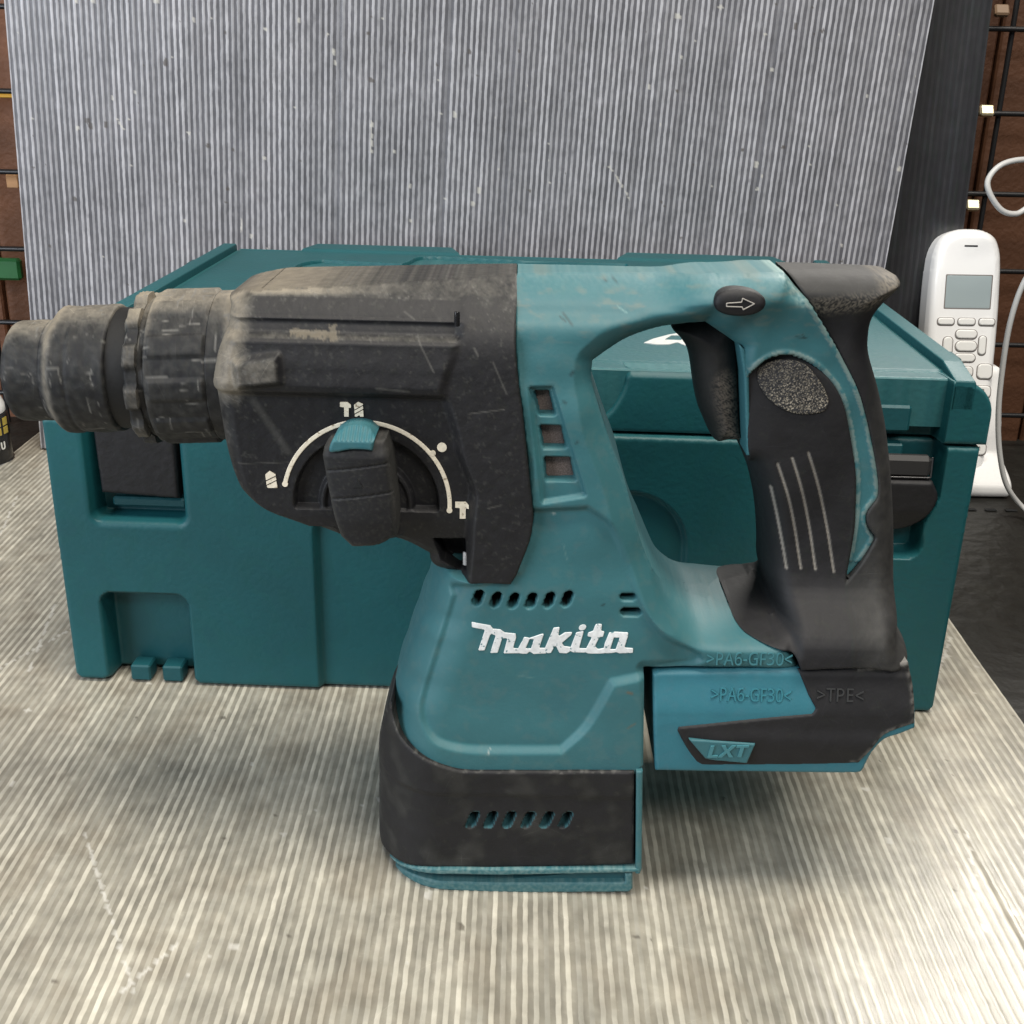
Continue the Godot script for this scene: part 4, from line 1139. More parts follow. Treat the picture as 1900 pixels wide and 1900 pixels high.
func nose(t: Node3D) -> void:
	var x_tip: float = -171.14
	var x_r2: float = -155.26
	var x_gap: float = -134.24
	var x_col: float = -127.75
	var x_grv: float = -123.23
	var x_main: float = -120.27
	var x_band: float = -99.84
	var x_end: float = -89.27
	var lines := RandomNumberGenerator.new()
	lines.seed = 5
	var marks := []
	for k in 130:
		marks.append([lines.randf_range(x_tip, x_end), lines.randf_range(-1.2, 1.9), lines.randf_range(0.5, 7.0), lines.randf_range(-0.1, 0.1), lines.randf_range(0.14, 0.4), lines.randf() < 0.3])
	var tint := func(x: float, a: float, dust: float) -> Color:
		var aa := a if a < PI else a - TAU
		var p := Vector2(x, aa * 24.0)
		var up := smoothstep(0.2, 1.3, aa)
		var c := black_tint(p, clampf(dust + 0.5 * up * up, 0, 1))
		c = mix(c, GREYDUST * 1.2, 0.30 * smoothstep(0.35, 0.75, around(p, n_mid, 1.4)))
		for m: Array in marks:
			var d: float
			if m[5]: d = seg_dist(p, Vector2(m[0], m[1] * 24.0), Vector2(m[0] + m[3] * 8.0, m[1] * 24.0 + m[2]))
			else: d = seg_dist(p, Vector2(m[0], m[1] * 24.0), Vector2(m[0] + m[2], m[1] * 24.0 + m[3] * 8.0))
			if d < m[4]: c = mix(c, GREYDUST * 2.6, 0.8 * (1.0 - d / m[4]) + 0.1)
		return c
	put("chuck_nose", turned(x_tip, x_r2 + 0.5, func(x, a): return 17.2 - 3.5 * (1.0 - round_edge((x - x_tip) / 3.0)) + 0.0008 * (x - x_tip) + 0.07 * sin(a * 7.0 + x) + 0.3 * n_mid.get_noise_2d(x * 0.8, a * 14.0 + 60), func(x, a): return tint.call(x, a, 0.17 + 0.25 * smoothstep(x_tip + 4, x_tip, x)), 0.6), M.rubber, t)
	put("chuck_cover", turned(x_r2 - 2.5, x_gap, func(x, a): return 21.7 - 4.2 * (1.0 - smoothstep(0.0, 1.0, (x - x_r2 + 2.5) / 5.5)) - 0.9 * (1.0 - round_edge((x_gap - x) / 1.2)) - 0.35 * exp(-pow((x - x_r2 - 7.5) / 0.7, 2)) + 0.08 * sin(a * 5.0 + x * 0.7) + 0.3 * n_mid.get_noise_2d(x * 0.8, a * 14.0), func(x, a): return tint.call(x, a, 0.13 + 0.55 * exp(-pow((x - x_r2 - 1.0) / 2.5, 2))), 0.5), M.rubber, t)
	put("release_sleeve", turned(x_gap - 1.0, x_col + 1.0, func(_x, _a): return 20.6, func(_x, _a): return BLACK * 0.9, 1.0), M.rubber, t)
	var worn := func(a: float) -> float: return 0.5 + 0.5 * n_mid.get_noise_2d(a * 26.0, 50.0)
	put("collar_teeth", turned(x_col, x_grv + 0.6, func(x, a):
		var gap := smoothstep(0.15, 0.30, absf(fposmod(a * 11.0 / TAU + 0.32, 1.0) - 0.5))
		var edge: float = x_col + 1.8 * worn.call(a) - 0.6
		return lerpf(24.0, 25.9 + 0.3 * n_fine.get_noise_2d(a * 20.0, x), gap) - 2.4 * (1.0 - smoothstep(edge - 0.3, edge + 1.0, x)), func(x, a): return tint.call(x, a, 0.15 + 0.42 * smoothstep(0.15, 0.30, absf(fposmod(a * 11.0 / TAU + 0.32, 1.0) - 0.5)) * (0.5 + worn.call(a) * 0.6)), 0.4, 200), M.rubber, t)
	put("collar", turned(x_grv, x_band, func(x, a):
		var groove := smoothstep(x_main - 0.8, x_main + 0.3, x)
		var f := absf(fposmod(a * 11.0 / TAU + 0.12, 1.0) - 0.5)
		var rib := smoothstep(0.24, 0.29, f) * smoothstep(x_main + 0.5, x_main + 2.0, x) * smoothstep(x_band - 0.4, x_band - 1.4, x)
		return 23.6 + 1.9 * groove + 0.85 * rib + 0.1 * n_mid.get_noise_2d(x * 2.0, a * 24.0) - 0.5 * (1.0 - round_edge((x_band - x) / 0.8)), func(x, a): return tint.call(x, a, 0.16 + 0.25 * smoothstep(x_main + 4.0, x_main, x) * smoothstep(x_main - 1.0, x_main, x)), 0.4, 220), M.rubber, t)
	put("collar_band", turned(x_band - 0.5, x_end + 6.0, func(x, a): return 25.4 + 0.6 * smoothstep(x_band + 4.0, x_band + 7.0, x), func(x, a): return tint.call(x, a, 0.18 + 0.5 * smoothstep(x_band + 3.0, x_band + 8.0, x)), 0.6), M.rubber, t)


# ================================================================ the tool case behind the drill
func case_tint(p: Vector2, _z := 0.0, s := 9.0) -> Color:
	var c := mix(CASE, CASE * 1.25, around(p, n_big, 0.5))
	if s < 0.8: c = mix(c, Color(0.10, 0.27, 0.28), 0.35 * around(p, n_mid))
	return c


func rsd(p: Vector2, x0: float, y0: float, x1: float, y1: float, r: float) -> float:   # distance inside a rounded rectangle
	var c := Vector2((x0 + x1) / 2, (y0 + y1) / 2)
	var q := (p - c).abs() - Vector2((x1 - x0) / 2 - r, (y1 - y0) / 2 - r)
	return -(Vector2(maxf(q.x, 0), maxf(q.y, 0)).length() + minf(maxf(q.x, q.y), 0.0) - r)


func tool_case() -> void:
	var t := thing("tool_case", "dark teal plastic tool case with black latches standing behind the drill", "tool case", Vector3(0, 0, -100))
	t.rotation.y = deg_to_rad(-1.5)
	# local frame: z = 0 is the front face
	var bay_r := shape(loop([150.0, 140.0, 150.0, 140.0, 188.5, 140.0, 188.5, 140.0, 188.5, 109.0, 184.0, 97.0, 184.0, 84.0, 180.0, 80.0, 150.0, 80.0, 150.0, 80.0], 3))
	var bf := func(p: Vector2, s: float) -> float:
		var z := 0.0
		z -= 12.0 * smoothstep(-0.5, 0.8, rsd(p, -192, 84.5, -150, 160, 3.0)) + 1.0 * smoothstep(-3.2, -0.5, rsd(p, -191.5, 84.5, -150, 160, 3.0))
		z -= 12.0 * smoothstep(-0.5, 0.8, bay_r.inside(p, 4.0))
		z -= 13.0 * smoothstep(-0.6, 0.9, rsd(p, -192.5, -30, -152, 47.5, 5.0))
		z -= 13.0 * smoothstep(-0.6, 0.9, rsd(p, 133, -30, 171, 47.5, 5.0))
		z -= 3.6 * smoothstep(-1.2, 1.2, rsd(p, -90, -60, 79, 106, 26.0))
		z -= 1.6 * (1.0 - round_edge(s / 1.6))
		return z
	var dark := func(p: Vector2, z: float, s: float) -> Color:
		return case_tint(p, z, s)
	var body_o := PackedVector2Array([Vector2(-207, 1.2), Vector2(-196, 1.2), Vector2(-194.5, 2.2), Vector2(-150.5, 2.2), Vector2(-149, 0.8), Vector2(131, 0.8), Vector2(132.5, 1.6), Vector2(171.5, 1.6), Vector2(173, 0.6), Vector2(201, 0.6), Vector2(203, 3), Vector2(203.5, 132.6), Vector2(-210.5, 132.6), Vector2(-209.5, 4)])
	var body := put("body", relief(body_o, [], 1.0, bf, dark, false, -298), M.case_plastic, t)
	# the two small feet in the corner pocket
	for x in [-178.0, -162.5]:
		put("foot_tab", block(Vector3(9.6, 8.2, 10), 0.8, CASE, Vector3(x, 4.8, -6.4)), M.case_plastic, body)
	for x in [143.0, 160.0]:
		put("foot_tab", block(Vector3(9.6, 8.2, 10), 0.8, CASE, Vector3(x, 4.8, -6.4)), M.case_plastic, body)
	# ---------------- lid: front wall
	var scoop := shape(loop([47.5, 175.0, 47.5, 175.0, 47.5, 160.0, 45.5, 151.0, 40.0, 142.0, 31.0, 138.0, -31.0, 138.0, -40.0, 142.0, -45.5, 151.0, -47.5, 160.0, -47.5, 175.0, -47.5, 175.0], 4))
	var lid_o := PackedVector2Array([Vector2(-212, 134), Vector2(206, 134), Vector2(206, 147)])
	for k in 9:
		lid_o.append(Vector2(191, 147) + 15.0 * Vector2.from_angle(PI / 2 * k / 8.0))
	lid_o.append(Vector2(187.5, 162)); lid_o.append(Vector2(187.0, 161.8)); lid_o.append(Vector2(-194.0, 161.8)); lid_o.append(Vector2(-194.5, 162))
	for k in 9:
		lid_o.append(Vector2(-198, 147) + Vector2(15.0 * cos(PI / 2 + PI / 2 * k / 8.0), 15.0 * sin(PI / 2 + PI / 2 * k / 8.0)))
	var lf := func(p: Vector2, s: float) -> float:
		var z := 0.0
		var mid := smoothstep(-194.9, -193.6, p.x) * smoothstep(187.2, 186.0, p.x)
		z -= mid * 4.0
		var bay := smoothstep(-194.9, -193.6, p.x) * smoothstep(-137, -139, p.x) + smoothstep(187.2, 186.0, p.x) * smoothstep(128, 130, p.x)
		z -= bay * 9.0
		z -= 20.0 * smoothstep(-0.6, 1.2, scoop.inside(p, 5.0)) + 1.5 * smoothstep(-2.6, -0.4, scoop.inside(p, 5.0))
		z -= mid * 3.0 * clampf((p.y - 158.8) / 3.0, 0, 1)
		return z - 1.3 * (1.0 - round_edge(s / 1.3)) * (1.0 - mid * 0.6)
	var lid := put("lid", relief(lid_o, [], 0.9, lf, dark, false, -298), M.case_plastic, t)
	# ---------------- lid: top, laid down from an upright relief
	var lo := PackedVector2Array([Vector2(-195.5, 6), Vector2(188.5, 6), Vector2(188.5, 299), Vector2(172, 299), Vector2(166, 324), Vector2(66, 324), Vector2(58, 299), Vector2(-47, 299), Vector2(-54, 324), Vector2(-148, 324), Vector2(-154, 299), Vector2(-195.5, 299)])
	var pocket := shape(loop([-143.06, 320.02, -141.58, 342.01, -137.77, 350.81, -131.51, 358.05, -131.51, 358.05, -79.64, 351.18, -79.64, 351.18, -75.62, 362.22, -71.74, 380.11, -57.6, 384.5, -57.6, 384.5, -3.98, 377.27, -3.98, 377.27, 62.77, 376.5, 62.77, 376.5].map(func(v): return v) + [68.0, 300.0, 40.0, 250.0, -120.0, 250.0, -146.0, 290.0], 4))
	# the traced outline is in scene distances; bring it into the case's own frame
	pocket = shape(_shift(pocket.poly, Vector2(0, -100)))
	var tf := func(p: Vector2, s: float) -> float:
		var z := 162.5
		z += 1.2 * smoothstep(-4.0, -2.5, pocket.inside(p, 6.0)) - 10.0 * smoothstep(-0.5, 1.0, pocket.inside(p, 6.0))
		# shallow step along the front and the thicker crown tabs along the back edge
		z -= 0.9 * smoothstep(18.0, 17.0, p.y)
		z += 1.6 * smoothstep(296, 302, p.y)
		return z - 0.7 * (1.0 - round_edge(s / 0.7))
	var top := put("lid_top", relief(lo, [], 1.1, tf, dark, false, 140), M.case_plastic, lid)
	top.transform = Transform3D(Basis(Vector3.RIGHT, -PI / 2), Vector3.ZERO)
	# side rails with their notches
	for sd in [[-201.5, -1.0], [192.5, 1.0]]:
		var rail := put("rail", _rail(sd[0], 9.0), M.case_plastic, lid)
		for k in [34.0, 226.0]:
			put("rail_notch", block(Vector3(2.6, 2.6, 14), 0.6, CASE * 0.8, Vector3(sd[0] + sd[1] * 5.0, 164.6, -k)), M.case_plastic, rail)
	# folding carry handle lying in its pocket
	put("carry_handle", relief(rect_loop(-140, 165, 60, 274, 12), [rect_loop(-118, 160.5 + 25, 38, 250, 8)], 1.4, func(_p, s): return 158.5 - 2.5 * (1.0 - round_edge(s / 3.0)), func(p: Vector2, _z, _s): return black_tint(p, 0.25), false, 152), M.rubber, lid).transform = Transform3D(Basis(Vector3.RIGHT, -PI / 2), Vector3.ZERO)
	# white lettering on the lid, of which the handle's window shows a corner
	var lg := _shift(loop([58.82, 153.1, 58.82, 153.1, 64.08, 162.22, 64.08, 162.22, 72.15, 172.13, 72.15, 172.13, 77.94, 177.06, 77.94, 177.06, 82.07, 179.7, 82.07, 179.7, 81.63, 161.65, 81.63, 161.65, 78.93, 149.68, 78.93, 149.68, 77.11, 151.47, 77.11, 151.47, 74.98, 156.45, 74.98, 156.45, 70.73, 151.38, 70.73, 151.38, 64.7, 150.34, 64.7, 150.34], 2), Vector2(0, -100))
	var lh := _shift(loop([69.13, 160.91, 69.13, 160.91, 73.7, 171.23, 73.7, 171.23, 78.47, 171.76, 78.47, 171.76, 77.35, 160.78, 77.35, 160.78], 1), Vector2(0, -100))
	put("lid_lettering", relief(lg, [lh], 0.5, func(_p, _s): return 162.9, func(_p, _z, _s): return Color(0.6, 0.63, 0.62), false, 160.0), M.white_print, top)
	# ---------------- latches
	put("catch_block", block(Vector3(20, 12.0, 9), 1.1, CASE, Vector3(163.0, 143.4, -9.0)), M.case_plastic, lid)
	put("catch_block", block(Vector3(19, 5.4, 8), 0.8, CASE, Vector3(162.5, 129.0, -9.5)), M.case_plastic, body)
	put("catch_block", block(Vector3(20, 12.0, 9), 1.1, CASE, Vector3(-171.0, 143.4, -9.0)), M.case_plastic, lid)
	var flap_r := loop([150.0, 116.5, 150.0, 116.5, 185.0, 116.8, 185.0, 116.8, 188.5, 109.0, 184.0, 98.0, 176.0, 93.0, 150.0, 90.0, 150.0, 90.0], 3)
	var lt := put("latch", relief(flap_r, [], 0.8, func(p: Vector2, s): return 1.5 - 3.0 * smoothstep(104, 94, p.y) - 1.5 * (1.0 - round_edge(s / 1.6)), func(p: Vector2, _z, _s): return black_tint(p, 0.02), false, -9), M.black_plastic, t)
	put("latch_hinge", block(Vector3(34, 10.4, 6), 2.0, Color.WHITE, Vector3(167.5, 122.4, -3.8)), M.hinge_grey, lt)
	put("hinge_pin", rod([Vector3(150, 117.6, -1.2), Vector3(184, 117.8, -1.2)], 0.6), M.gloss_black, lt)
	put("hinge_pin", rod([Vector3(184.6, 117.8, -2.2), Vector3(184.6, 126.8, -3.2)], 0.6), M.steel, lt)
	var flap_l := loop([-189.5, 150.0, -189.5, 150.0, -155.0, 150.0, -155.0, 150.0, -152.5, 125.0, -152.5, 95.3, -152.5, 95.3, -160.0, 95.6, -188.0, 97.0, -188.0, 97.0], 2)
	var ll := put("latch", relief(flap_l, [], 0.8, func(p: Vector2, s): return -3.0 - 1.2 * (1.0 - round_edge(s / 1.4)), func(p: Vector2, _z, _s): return black_tint(p, 0.02), false, -10), M.black_plastic, t)
	put("latch_bar", block(Vector3(34, 4.6, 4), 0.9, CASE * 0.8, Vector3(-167.5, 91.8, -8.0)), M.case_plastic, body)


# a rail along the lid's side, its front end sloping down
func _rail(x: float, w: float) -> ArrayMesh:
	var rows := []
	var cols := []
	for q: Array in [[0.0, 150.0], [0.0, 161.6], [-1.2, 162.4], [-19.0, 166.0], [-21.0, 166.5], [-297.0, 166.5], [-298.0, 165.5], [-298.0, 150.0]]:
		var h: float = q[1]
		var c := PackedVector3Array([Vector3(x - w / 2, 150, q[0]), Vector3(x - w / 2, h - 0.7, q[0]), Vector3(x - w / 2 + 0.7, h, q[0]), Vector3(x + w / 2 - 0.7, h, q[0]), Vector3(x + w / 2, h - 0.7, q[0]), Vector3(x + w / 2, 150, q[0])])
		rows.append(c)
		var cl := PackedColorArray(); cl.resize(6); cl.fill(CASE * 1.15)
		cols.append(cl)
	return skin(rows, cols, true, true)


func _shift(p: PackedVector2Array, d: Vector2) -> PackedVector2Array:
	var o := PackedVector2Array()
	for v in p:
		o.append(v + d)
	return o


# ================================================================ bench, sheets, wall and what stands about
func surroundings() -> void:
	var bench := block(Vector3(1500, 30, 1400), 2.0, Color(0.03, 0.028, 0.027), Vector3(60, -19.5, 60))
	put("bench_top", bench, M.bench_rubber).set_meta("kind", "structure")
	# plank wall behind everything
	var wall := Node3D.new()
	wall.name = "back_wall"
	add_child(wall)
	wall.set_meta("kind", "structure")
	var r := RandomNumberGenerator.new()
	r.seed = 11
	var x := -640.0
	while x < 640.0:
		var w := r.randf_range(62, 84)
		var tone := r.randf_range(0.75, 1.2) * (1.9 if x < -250.0 else 1.0)  # planks at the left are lighter: stronger light there is put into their colour
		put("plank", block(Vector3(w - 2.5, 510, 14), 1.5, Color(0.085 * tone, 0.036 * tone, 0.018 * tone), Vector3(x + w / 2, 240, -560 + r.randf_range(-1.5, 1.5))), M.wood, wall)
		x += w
	put("wall_backing", block(Vector3(1400, 510, 12), 1, Color(0.01, 0.007, 0.005), Vector3(0, 240, -577)), M.wood, wall)
	# black wire grid hung in front of the planks
	var g := thing("wire_grid", "black wire mesh panel hung before the brown planks behind the boards", "wire grid")
	for k in 9:
		var y := 23.0 + 58.0 * k
		put("wire", rod([Vector3(-600, y, -528), Vector3(600, y + 2, -528)], 2.0), M.wire_black, g)
	for k in 15:
		var xx := -590.0 + 86.0 * k
		put("wire", rod([Vector3(xx, -3, -532), Vector3(xx, 490, -532)], 2.0), M.wire_black, g)


func ribbed(a: Vector3, b: Vector3, c: Vector3, d: Vector3, out: Vector3, ribs: int, rows: int, base: Color, line: Color, sd: int, stains: float, n_spots := 130, broken := 0.3) -> ArrayMesh:
	# corners: a and b are the ends of the near edge, d and c those of the far one; ribs run from ab to dc
	var r := RandomNumberGenerator.new()
	r.seed = sd
	var RW := []
	var CL := []
	var tone := []
	for k in ribs + 1:
		tone.append([r.randf_range(0.72, 1.16), r.randf_range(-0.12, 0.12), r.randf() < 0.022, r.randf_range(0.7, 1.15)])
	var off := [-0.27, -0.20, 0.0, 0.20, 0.27]
	var hgt := [0.0, 0.75, 1.0, 0.75, 0.0]
	var spot_pale := Color(0.74, 0.72, 0.66)
	var spots := []
	for k in n_spots:
		spots.append([r.randf(), r.randf(), 0.35 + 1.5 * pow(r.randf(), 3.0), r.randf()])
	var wdt := a.distance_to(b)
	var lng := a.distance_to(d)
	var grid := {}
	# long fine scratches run as chains of small marks
	for k in n_spots / 22:
		var p0 := Vector2(r.randf(), r.randf())
		var dir := Vector2.from_angle(r.randf_range(0.9, 2.2)) * r.randf_range(0.02, 0.14)
		var cnt := int(dir.length() * lng / 1.2)
		for m in cnt:
			var q := p0 + dir * Vector2(1.0, 1.0) * (float(m) / cnt)
			if q.x < 0.995 and q.y < 0.995 and q.x > 0.0 and q.y > 0.0: spots.append([q.x, q.y, 0.55, 0.3])
	for s: Array in spots:
		var key := Vector2i(int(s[0] * wdt / 8.0), int(s[1] * lng / 8.0))
		if not grid.has(key): grid[key] = []
		grid[key].append(s)
	for j in rows + 1:
		var v := float(j) / rows
		var row := PackedVector3Array()
		var col := PackedColorArray()
		var e0 := a.lerp(d, v)
		var e1 := b.lerp(c, v)
		var y := v * lng
		for k in ribs + 1:
			var xk := wdt * k / ribs
			var wob: float = tone[k][1] * 0.22 + 0.07 * n_streak.get_noise_2d(k * 7.3, y * 0.22)
			var n1 := n_mid.get_noise_2d(k * 11.3 + sd * 50, y * 0.35)          # wear along one rib
			var n2 := n_mid.get_noise_2d(k * 17.9 + sd * 90 + 400, y * 0.32)    # dirt along one groove
			var n3 := n_big.get_noise_2d(xk * 0.5 + sd * 31, y * 0.4)
			var n4 := n_mid.get_noise_2d(xk * 0.20 + sd * 3, y * 0.13)
			var g := base * clampf(0.95 + 1.2 * broken * n2 + 0.3 * n3, 0.3, 1.6)
			var l := line * clampf(tone[k][0] * (1.0 + 0.8 * broken * n1 + 0.14 * n3), 0.35, 1.35)
			if n1 < -0.34: l = mix(l, g, (-0.34 - n1) * 8.0 * broken)
			if n2 > 0.38: g = mix(g, l, (n2 - 0.38) * 7.0 * broken)
			if tone[k][2]: l = mix(l, base * 0.8, 0.5)
			var st := stains * clampf((n4 - 0.08) * 1.5 + (n3 - 0.05) * 0.9, 0, 0.7)
			g = mix(g, Color(0.15, 0.115, 0.075), st)
			l = mix(l, Color(0.24, 0.19, 0.13), st * 0.75)
			var near: Array = grid.get(Vector2i(int(xk / 8.0), int(y / 8.0)), [])
			var bend := 0.7 * n_big.get_noise_2d(xk * 0.12, y * 0.12) - (0.3 if tone[k][2] else 0.0)
			for q in 5:
				var u: float = clampf((k + off[q] + wob) / ribs, 0.0, 1.0)
				var cc := g if q == 0 or q == 4 else l
				for s: Array in near:
					var dd := Vector2(s[0] * wdt - u * wdt, (s[1] * lng - y) * 0.7).length()
					if dd < s[2]: cc = mix(cc, spot_pale if s[3] < 0.62 else Color(0.07, 0.055, 0.04), 0.7)
				row.append(e0.lerp(e1, u) + out * (0.16 * hgt[q] + 0.06 * n1 * hgt[q] + bend))
				col.append(cc)
		RW.append(row); CL.append(col)
	# the sheet's thickness: close it round the edges with rows and columns 4 mm back
	for j in RW.size():
		var row: PackedVector3Array = RW[j]
		var col: PackedColorArray = CL[j]
		row.insert(0, row[0] - out * 4.0); col.insert(0, col[0])
		row.append(row[row.size() - 1] - out * 4.0); col.append(col[col.size() - 1])
		RW[j] = row; CL[j] = col
	var first: PackedVector3Array = RW[0].duplicate()
	var last: PackedVector3Array = RW[-1].duplicate()
	for k in first.size():
		if k > 0 and k < first.size() - 1:
			first[k] -= out * 4.0; last[k] -= out * 4.0
	RW.insert(0, first); CL.insert(0, CL[0])
	RW.append(last); CL.append(CL[-1])
	return skin(RW, CL, false, true)


func corrugated_sheets() -> void:
	var m: StandardMaterial3D = M.sheet_plastic
	# the sheet on the bench
	var f := ribbed(Vector3(-360, 0, 240), Vector3(236, 0, 240), Vector3(252, 0, -500), Vector3(-379, 0, -500), Vector3.UP, 167, 560, Color(0.365, 0.342, 0.28), Color(0.575, 0.548, 0.462), 4, 0.5, 480, 0.24)
	var o := put("ribbed_sheet", f, m)
	tag(o, "worn translucent ribbed plastic sheet lying flat on the bench under the drill and case", "plastic sheet")
	# the one standing behind the case
	var b := ribbed(Vector3(-359.83, 15.29, -452) * Vector3(1, 0, 1) + Vector3(0, 1.2, 0), Vector3(255.19, 30.99, -452) * Vector3(1, 0, 1) + Vector3(0, 1.2, 0), Vector3(272.02, 361.01, -452), Vector3(-344.43, 347.41, -452), Vector3(0, 0, 1), 158, 330, Color(0.14, 0.14, 0.158), Color(0.46, 0.46, 0.492), 9, 0.05, 330, 0.12)
	o = put("ribbed_sheet", b, m)
	tag(o, "grey ribbed translucent plastic sheet standing upright as a backdrop behind the case", "plastic sheet")
	# black ribbed board peeping out to its right
	var k := ribbed(Vector3(120, -3, -470), Vector3(326.08, 44.4, -470) * Vector3(1, 0, 1) + Vector3(0, -3, 0), Vector3(315.03, 350.42, -470), Vector3(120, 380, -480), Vector3(0, 0, 1), 46, 60, Color(0.022, 0.023, 0.026), Color(0.030, 0.031, 0.035), 13, 0.0, 0, 0.15)
	o = put("black_board", k, m)
	tag(o, "black ribbed plastic board leaning behind the right edge of the grey backdrop sheet", "board")


func small_things() -> void:
	phone()
	# charging cable looping down the right edge
	var pts := curve3([Vector3(360.65, 230.09, -430), Vector3(334.58, 231.63, -420), Vector3(318.21, 228.21, -415), Vector3(310.05, 219.33, -412), Vector3(311.51, 210.57, -410), Vector3(320.45, 200.33, -410), Vector3(330.42, 197.17, -412), Vector3(339.01, 200.19, -415), Vector3(358.9, 216.96, -420)], 8)
	var o := put("cable_loop", rod(pts, 1.9, Color.WHITE, 10), M.cord_grey)
	tag(o, "thin white cable looping out from the right edge above the phone", "cable")
	pts = curve3([Vector3(335.43, 179.24, -360), Vector3(324.76, 161.63, -362), Vector3(320.9, 133.24, -364), Vector3(322.42, 96.75, -366), Vector3(325.43, 67.04, -366), Vector3(331.51, 40.45, -366), Vector3(340.4, 19.19, -366), Vector3(355.82, 3, -364.73), Vector3(362.13, 2, -330.98)], 8)
	o = put("white_cord", rod(pts, 1.8, Color.WHITE, 10), M.cord_grey)
	tag(o, "white phone cord hanging down beside the cradle at the right edge", "cord")
	# spray can at the left edge
	var c: Vector3 = Vector3(-398.37, -4, -427.31)
	c.x += 0.5
	var can := thing("spray_can", "black spray can with white cap and yellow label at the left edge", "spray can", c)
	var R := 26.0
	var lathe := func(prof: Array, col: Color) -> ArrayMesh:
		var rows := []
		var cols := []
		for q: Array in prof:
			var row := PackedVector3Array()
			var cl := PackedColorArray()
			for k in 48:
				row.append(Vector3(q[0] * cos(TAU * k / 48), q[1], q[0] * sin(TAU * k / 48))); cl.append(col)
			rows.append(row); cols.append(cl)
		return skin(rows, cols, true)
	put("can_body", lathe.call([[0, 0], [R - 2, 0], [R, 1.5], [R, 4], [R - 0.8, 5], [R - 0.8, 38], [R - 2, 40], [0, 40]], Color.WHITE), M.gloss_black, can)
	put("can_rim", lathe.call([[R - 1, 2.0], [R + 0.3, 2.2], [R + 0.3, 4.4], [R - 1, 4.6]], Color.WHITE), M.steel, can)
	put("cap", lathe.call([[0, 40.2], [R - 3, 40.2], [R - 2, 41], [R - 2.2, 46], [R - 6, 55], [R - 9, 57], [0, 58]], Color.WHITE), M.phone_white, can)
	for k in 26:
		var a := -1.2 + 0.11 * k
		if k % 3 == 2: continue
		put("label_patch", block(Vector3(2.9, 5.6, 0.5), 0.1, Color.WHITE), M.label_yellow, can).transform = Transform3D(Basis(Vector3.UP, a), Vector3(sin(a) * (R - 0.6), 35.0, cos(a) * (R - 0.6)) * MM)
		put("label_patch", block(Vector3(2.9, 5.2, 0.5), 0.1, Color.WHITE), M.label_yellow, can).transform = Transform3D(Basis(Vector3.UP, a), Vector3(sin(a) * (R - 0.6), 28.4, cos(a) * (R - 0.6)) * MM)
	for k in 9:
		var a := -0.4 + 0.21 * k
		var tx := MeshInstance3D.new()
		tx.mesh = text_mesh("USUSUSUSU"[k], 5.5, 0.4, true)
		tx.material_override = M.print_white
		tx.name = "label_letter" if k == 0 else "label_letter_%03d" % k
		can.add_child(tx)
		tx.transform = Transform3D(Basis(Vector3.UP, a), Vector3(sin(a) * (R - 0.7), 17.5, cos(a) * (R - 0.7)) * MM)
	# things caught behind the grid at the left edge
	o = put("yellow_strip", block(Vector3(46, 6.5, 3), 0.5, Color.WHITE, Vector3(-400.03, 253.68, -536)), M.amber)
	tag(o, "yellow strip showing at the upper left edge beside the backdrop", "strip")
	o = put("green_packet", block(Vector3(60, 17, 8), 2, Color.WHITE, Vector3(-422.61, 122.22, -536)), M.leaf_green)
	tag(o, "green packet showing at the left edge just above the chuck", "packet")
	o = put("cardboard_piece", block(Vector3(9, 10, 4), 0.5, Color.WHITE, Vector3(-391.5, 189.56, -538)), M.card)
	tag(o, "tan cardboard scrap at the left edge under the second wire", "cardboard")
	# brass hooks on the grid at the right
	for q: Array in [[Vector3(341.98, 326.41, -522), M.dull_tan, "dull tan clip on the wire grid near the top right corner"], [Vector3(342.71, 258.38, -522), M.brass, "shiny brass clip on the grid right of the black board, above the other"], [Vector3(343.58, 190.63, -522), M.brass, "shiny brass clip on the grid just above the white phone"]]:
		o = put("grid_clip", block(Vector3(10.5, 8.5, 5), 1.2, Color.WHITE, q[0]), q[1])
		o.position = o.mesh.get_aabb().get_center()
		o.mesh = block(Vector3(10.5, 8.5, 5), 1.2, Color.WHITE)
		o.rotation.x = deg_to_rad(-32)
		tag(o, q[2], "clip", "clips on the wire grid")
	put_slots()


func put_slots() -> void:
	# slots punched along the bench's back strip
	var bench := get_node("bench_top")
	for k in 4:
		var q := Vector3(324.67, -4, -383.89) + Vector3(14.5 * k, 0.15, 0)
		put("bench_slot", block(Vector3(8, 0.4, 4.2), 0.1, Color.WHITE, q + Vector3(0, 0.0, 0)), M.dark_void, bench)


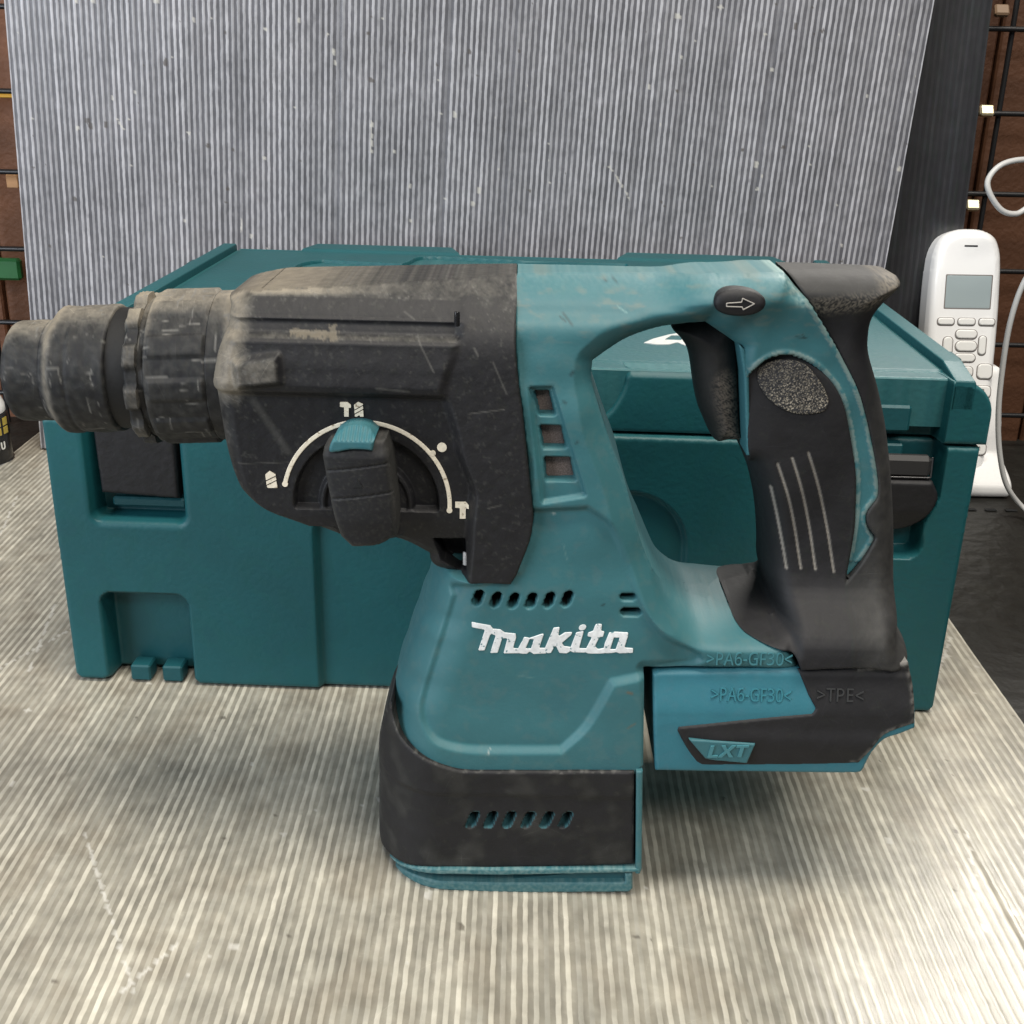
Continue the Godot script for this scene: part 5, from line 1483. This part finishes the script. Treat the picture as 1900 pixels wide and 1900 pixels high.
func phone() -> void:
	# built upright facing the viewer, then leaned back in its cradle
	var at: Vector3 = Vector3(322.51, -4, -428.41)
	var ph := thing("cordless_phone", "white cordless phone handset with small grey screen standing in its cradle", "phone", at)
	ph.scale = Vector3(1.0, 0.95, 1.0)
	ph.rotation = Vector3(deg_to_rad(-12), 0, deg_to_rad(0.5))
	var H := 197.0
	var o := loop([-25.0, 8.0, -26.0, 60.0, -26.5, 130.0, -25.0, 175.0, -20.0, 190.0, -10.0, 196.0, 0.0, 197.0, 10.0, 196.0, 19.0, 190.0, 23.5, 175.0, 25.0, 130.0, 24.0, 60.0, 23.0, 20.0, 18.0, 8.0], 4)
	put("handset_body", relief(o, [], 1.0, func(p: Vector2, s: float) -> float:
		return 14.0 - 8.0 * (1.0 - round_edge(s / 7.0)) - 0.3 * (1.0 - smoothstep(0.1, 0.5, absf(s - 4.5))), func(_p, _z, _s): return Color(0.86, 0.86, 0.855), true), M.phone_plastic, ph)
	var ear := put("earpiece_slot", slab(rect_loop(-5, 183.6, 4.5, 184.8, 0.5), 13, 14.2, 0.05, 0.4, Color(0.05, 0.05, 0.05)), M.wire_black, ph)
	var scr := put("screen", slab(rect_loop(-15.8, 138.5, 16.2, 162.5, 0.8), 13, 14.25, 0.1, 0.8, Color.WHITE), M.lcd, ph)
	put("screen_frame", slab(rect_loop(-16.6, 137.7, 17.0, 163.3, 0.8), 13, 14.15, 0.1, 0.5, Color.WHITE, [rect_loop(-15.8, 138.5, 16.2, 162.5, 0.8)]), M.print_grey, scr)
	var ky := func(x0: float, y0: float, x1: float, y1: float, r: float, sign: String) -> void:
		var k := put("key", slab(rect_loop(x0, y0, x1, y1, r), 13, 15.0, 0.6, 0.6, Color.WHITE), M.key_white, ph)
		put("key_gap", slab(rect_loop(x0 - 0.7, y0 - 1.0, x1 + 0.7, y1 + 0.4, r + 0.5), 13, 14.12, 0.05, 0.6, Color.WHITE), M.print_grey, k)
		if sign:
			var tx := MeshInstance3D.new()
			tx.mesh = text_mesh(sign, 3.6, 0.4)
			tx.material_override = M.print_grey
			tx.name = "key_sign"
			k.add_child(tx)
			tx.position = Vector3((x0 + x1) / 2, (y0 + y1) / 2, 15.0) * MM
	ky.call(-20.0, 126.0, -8.5, 131.0, 2.0, "")
	ky.call(-5.5, 126.0, 6.5, 131.0, 2.0, "")
	ky.call(9.5, 126.0, 20.5, 131.0, 2.0, "")
	ky.call(-6.5, 116.0, 8.5, 122.5, 3.0, "")
	ky.call(-15.0, 101.0, -8.5, 117.0, 3.0, "")
	ky.call(-6.0, 106.5, 9.0, 114.0, 3.6, "")
	ky.call(10.5, 104.0, 15.5, 118.0, 2.4, "")
	ky.call(-6.5, 98.5, 8.5, 104.5, 3.0, "")
	ky.call(11.0, 86.0, 21.5, 97.0, 3.0, "")
	ky.call(-6.5, 87.0, 7.5, 95.0, 3.0, "")
	var digits := ["3", "2", "1", "6", "5", "4", "9", "8", "7", "#", "0", "*"]
	for k in 12:
		var x := 15.5 - 16.0 * (k % 3)
		var y := 76.0 - 14.5 * (k / 3)
		ky.call(x - 6.0, y - 4.5, x + 6.0, y + 4.5, 3.0, digits[k])
	# cradle
	var cr := thing("phone_cradle", "white charging cradle holding the cordless phone at the right", "cradle", at + Vector3(7, 0, -6))
	var base := loop([-36.0, 0.5, -36.0, 0.5, 30.0, 0.5, 33.0, 4.0, 33.0, 11.0, 29.0, 32.0, 26.5, 60.0, 24.5, 84.0, 20.0, 90.0, -20.0, 90.0, -26.0, 80.0, -30.0, 40.0, -36.0, 12.0], 5)
	put("cradle_body", relief(base, [], 1.2, func(p: Vector2, s: float) -> float:
		return 6.0 + 22.0 * smoothstep(30, 8, p.y) - 9.0 * smoothstep(40, 95, p.y) - 4.0 * (1.0 - round_edge(s / 6.0)), func(_p, _z, _s): return Color(0.86, 0.86, 0.855), false, -22), M.phone_plastic, cr)
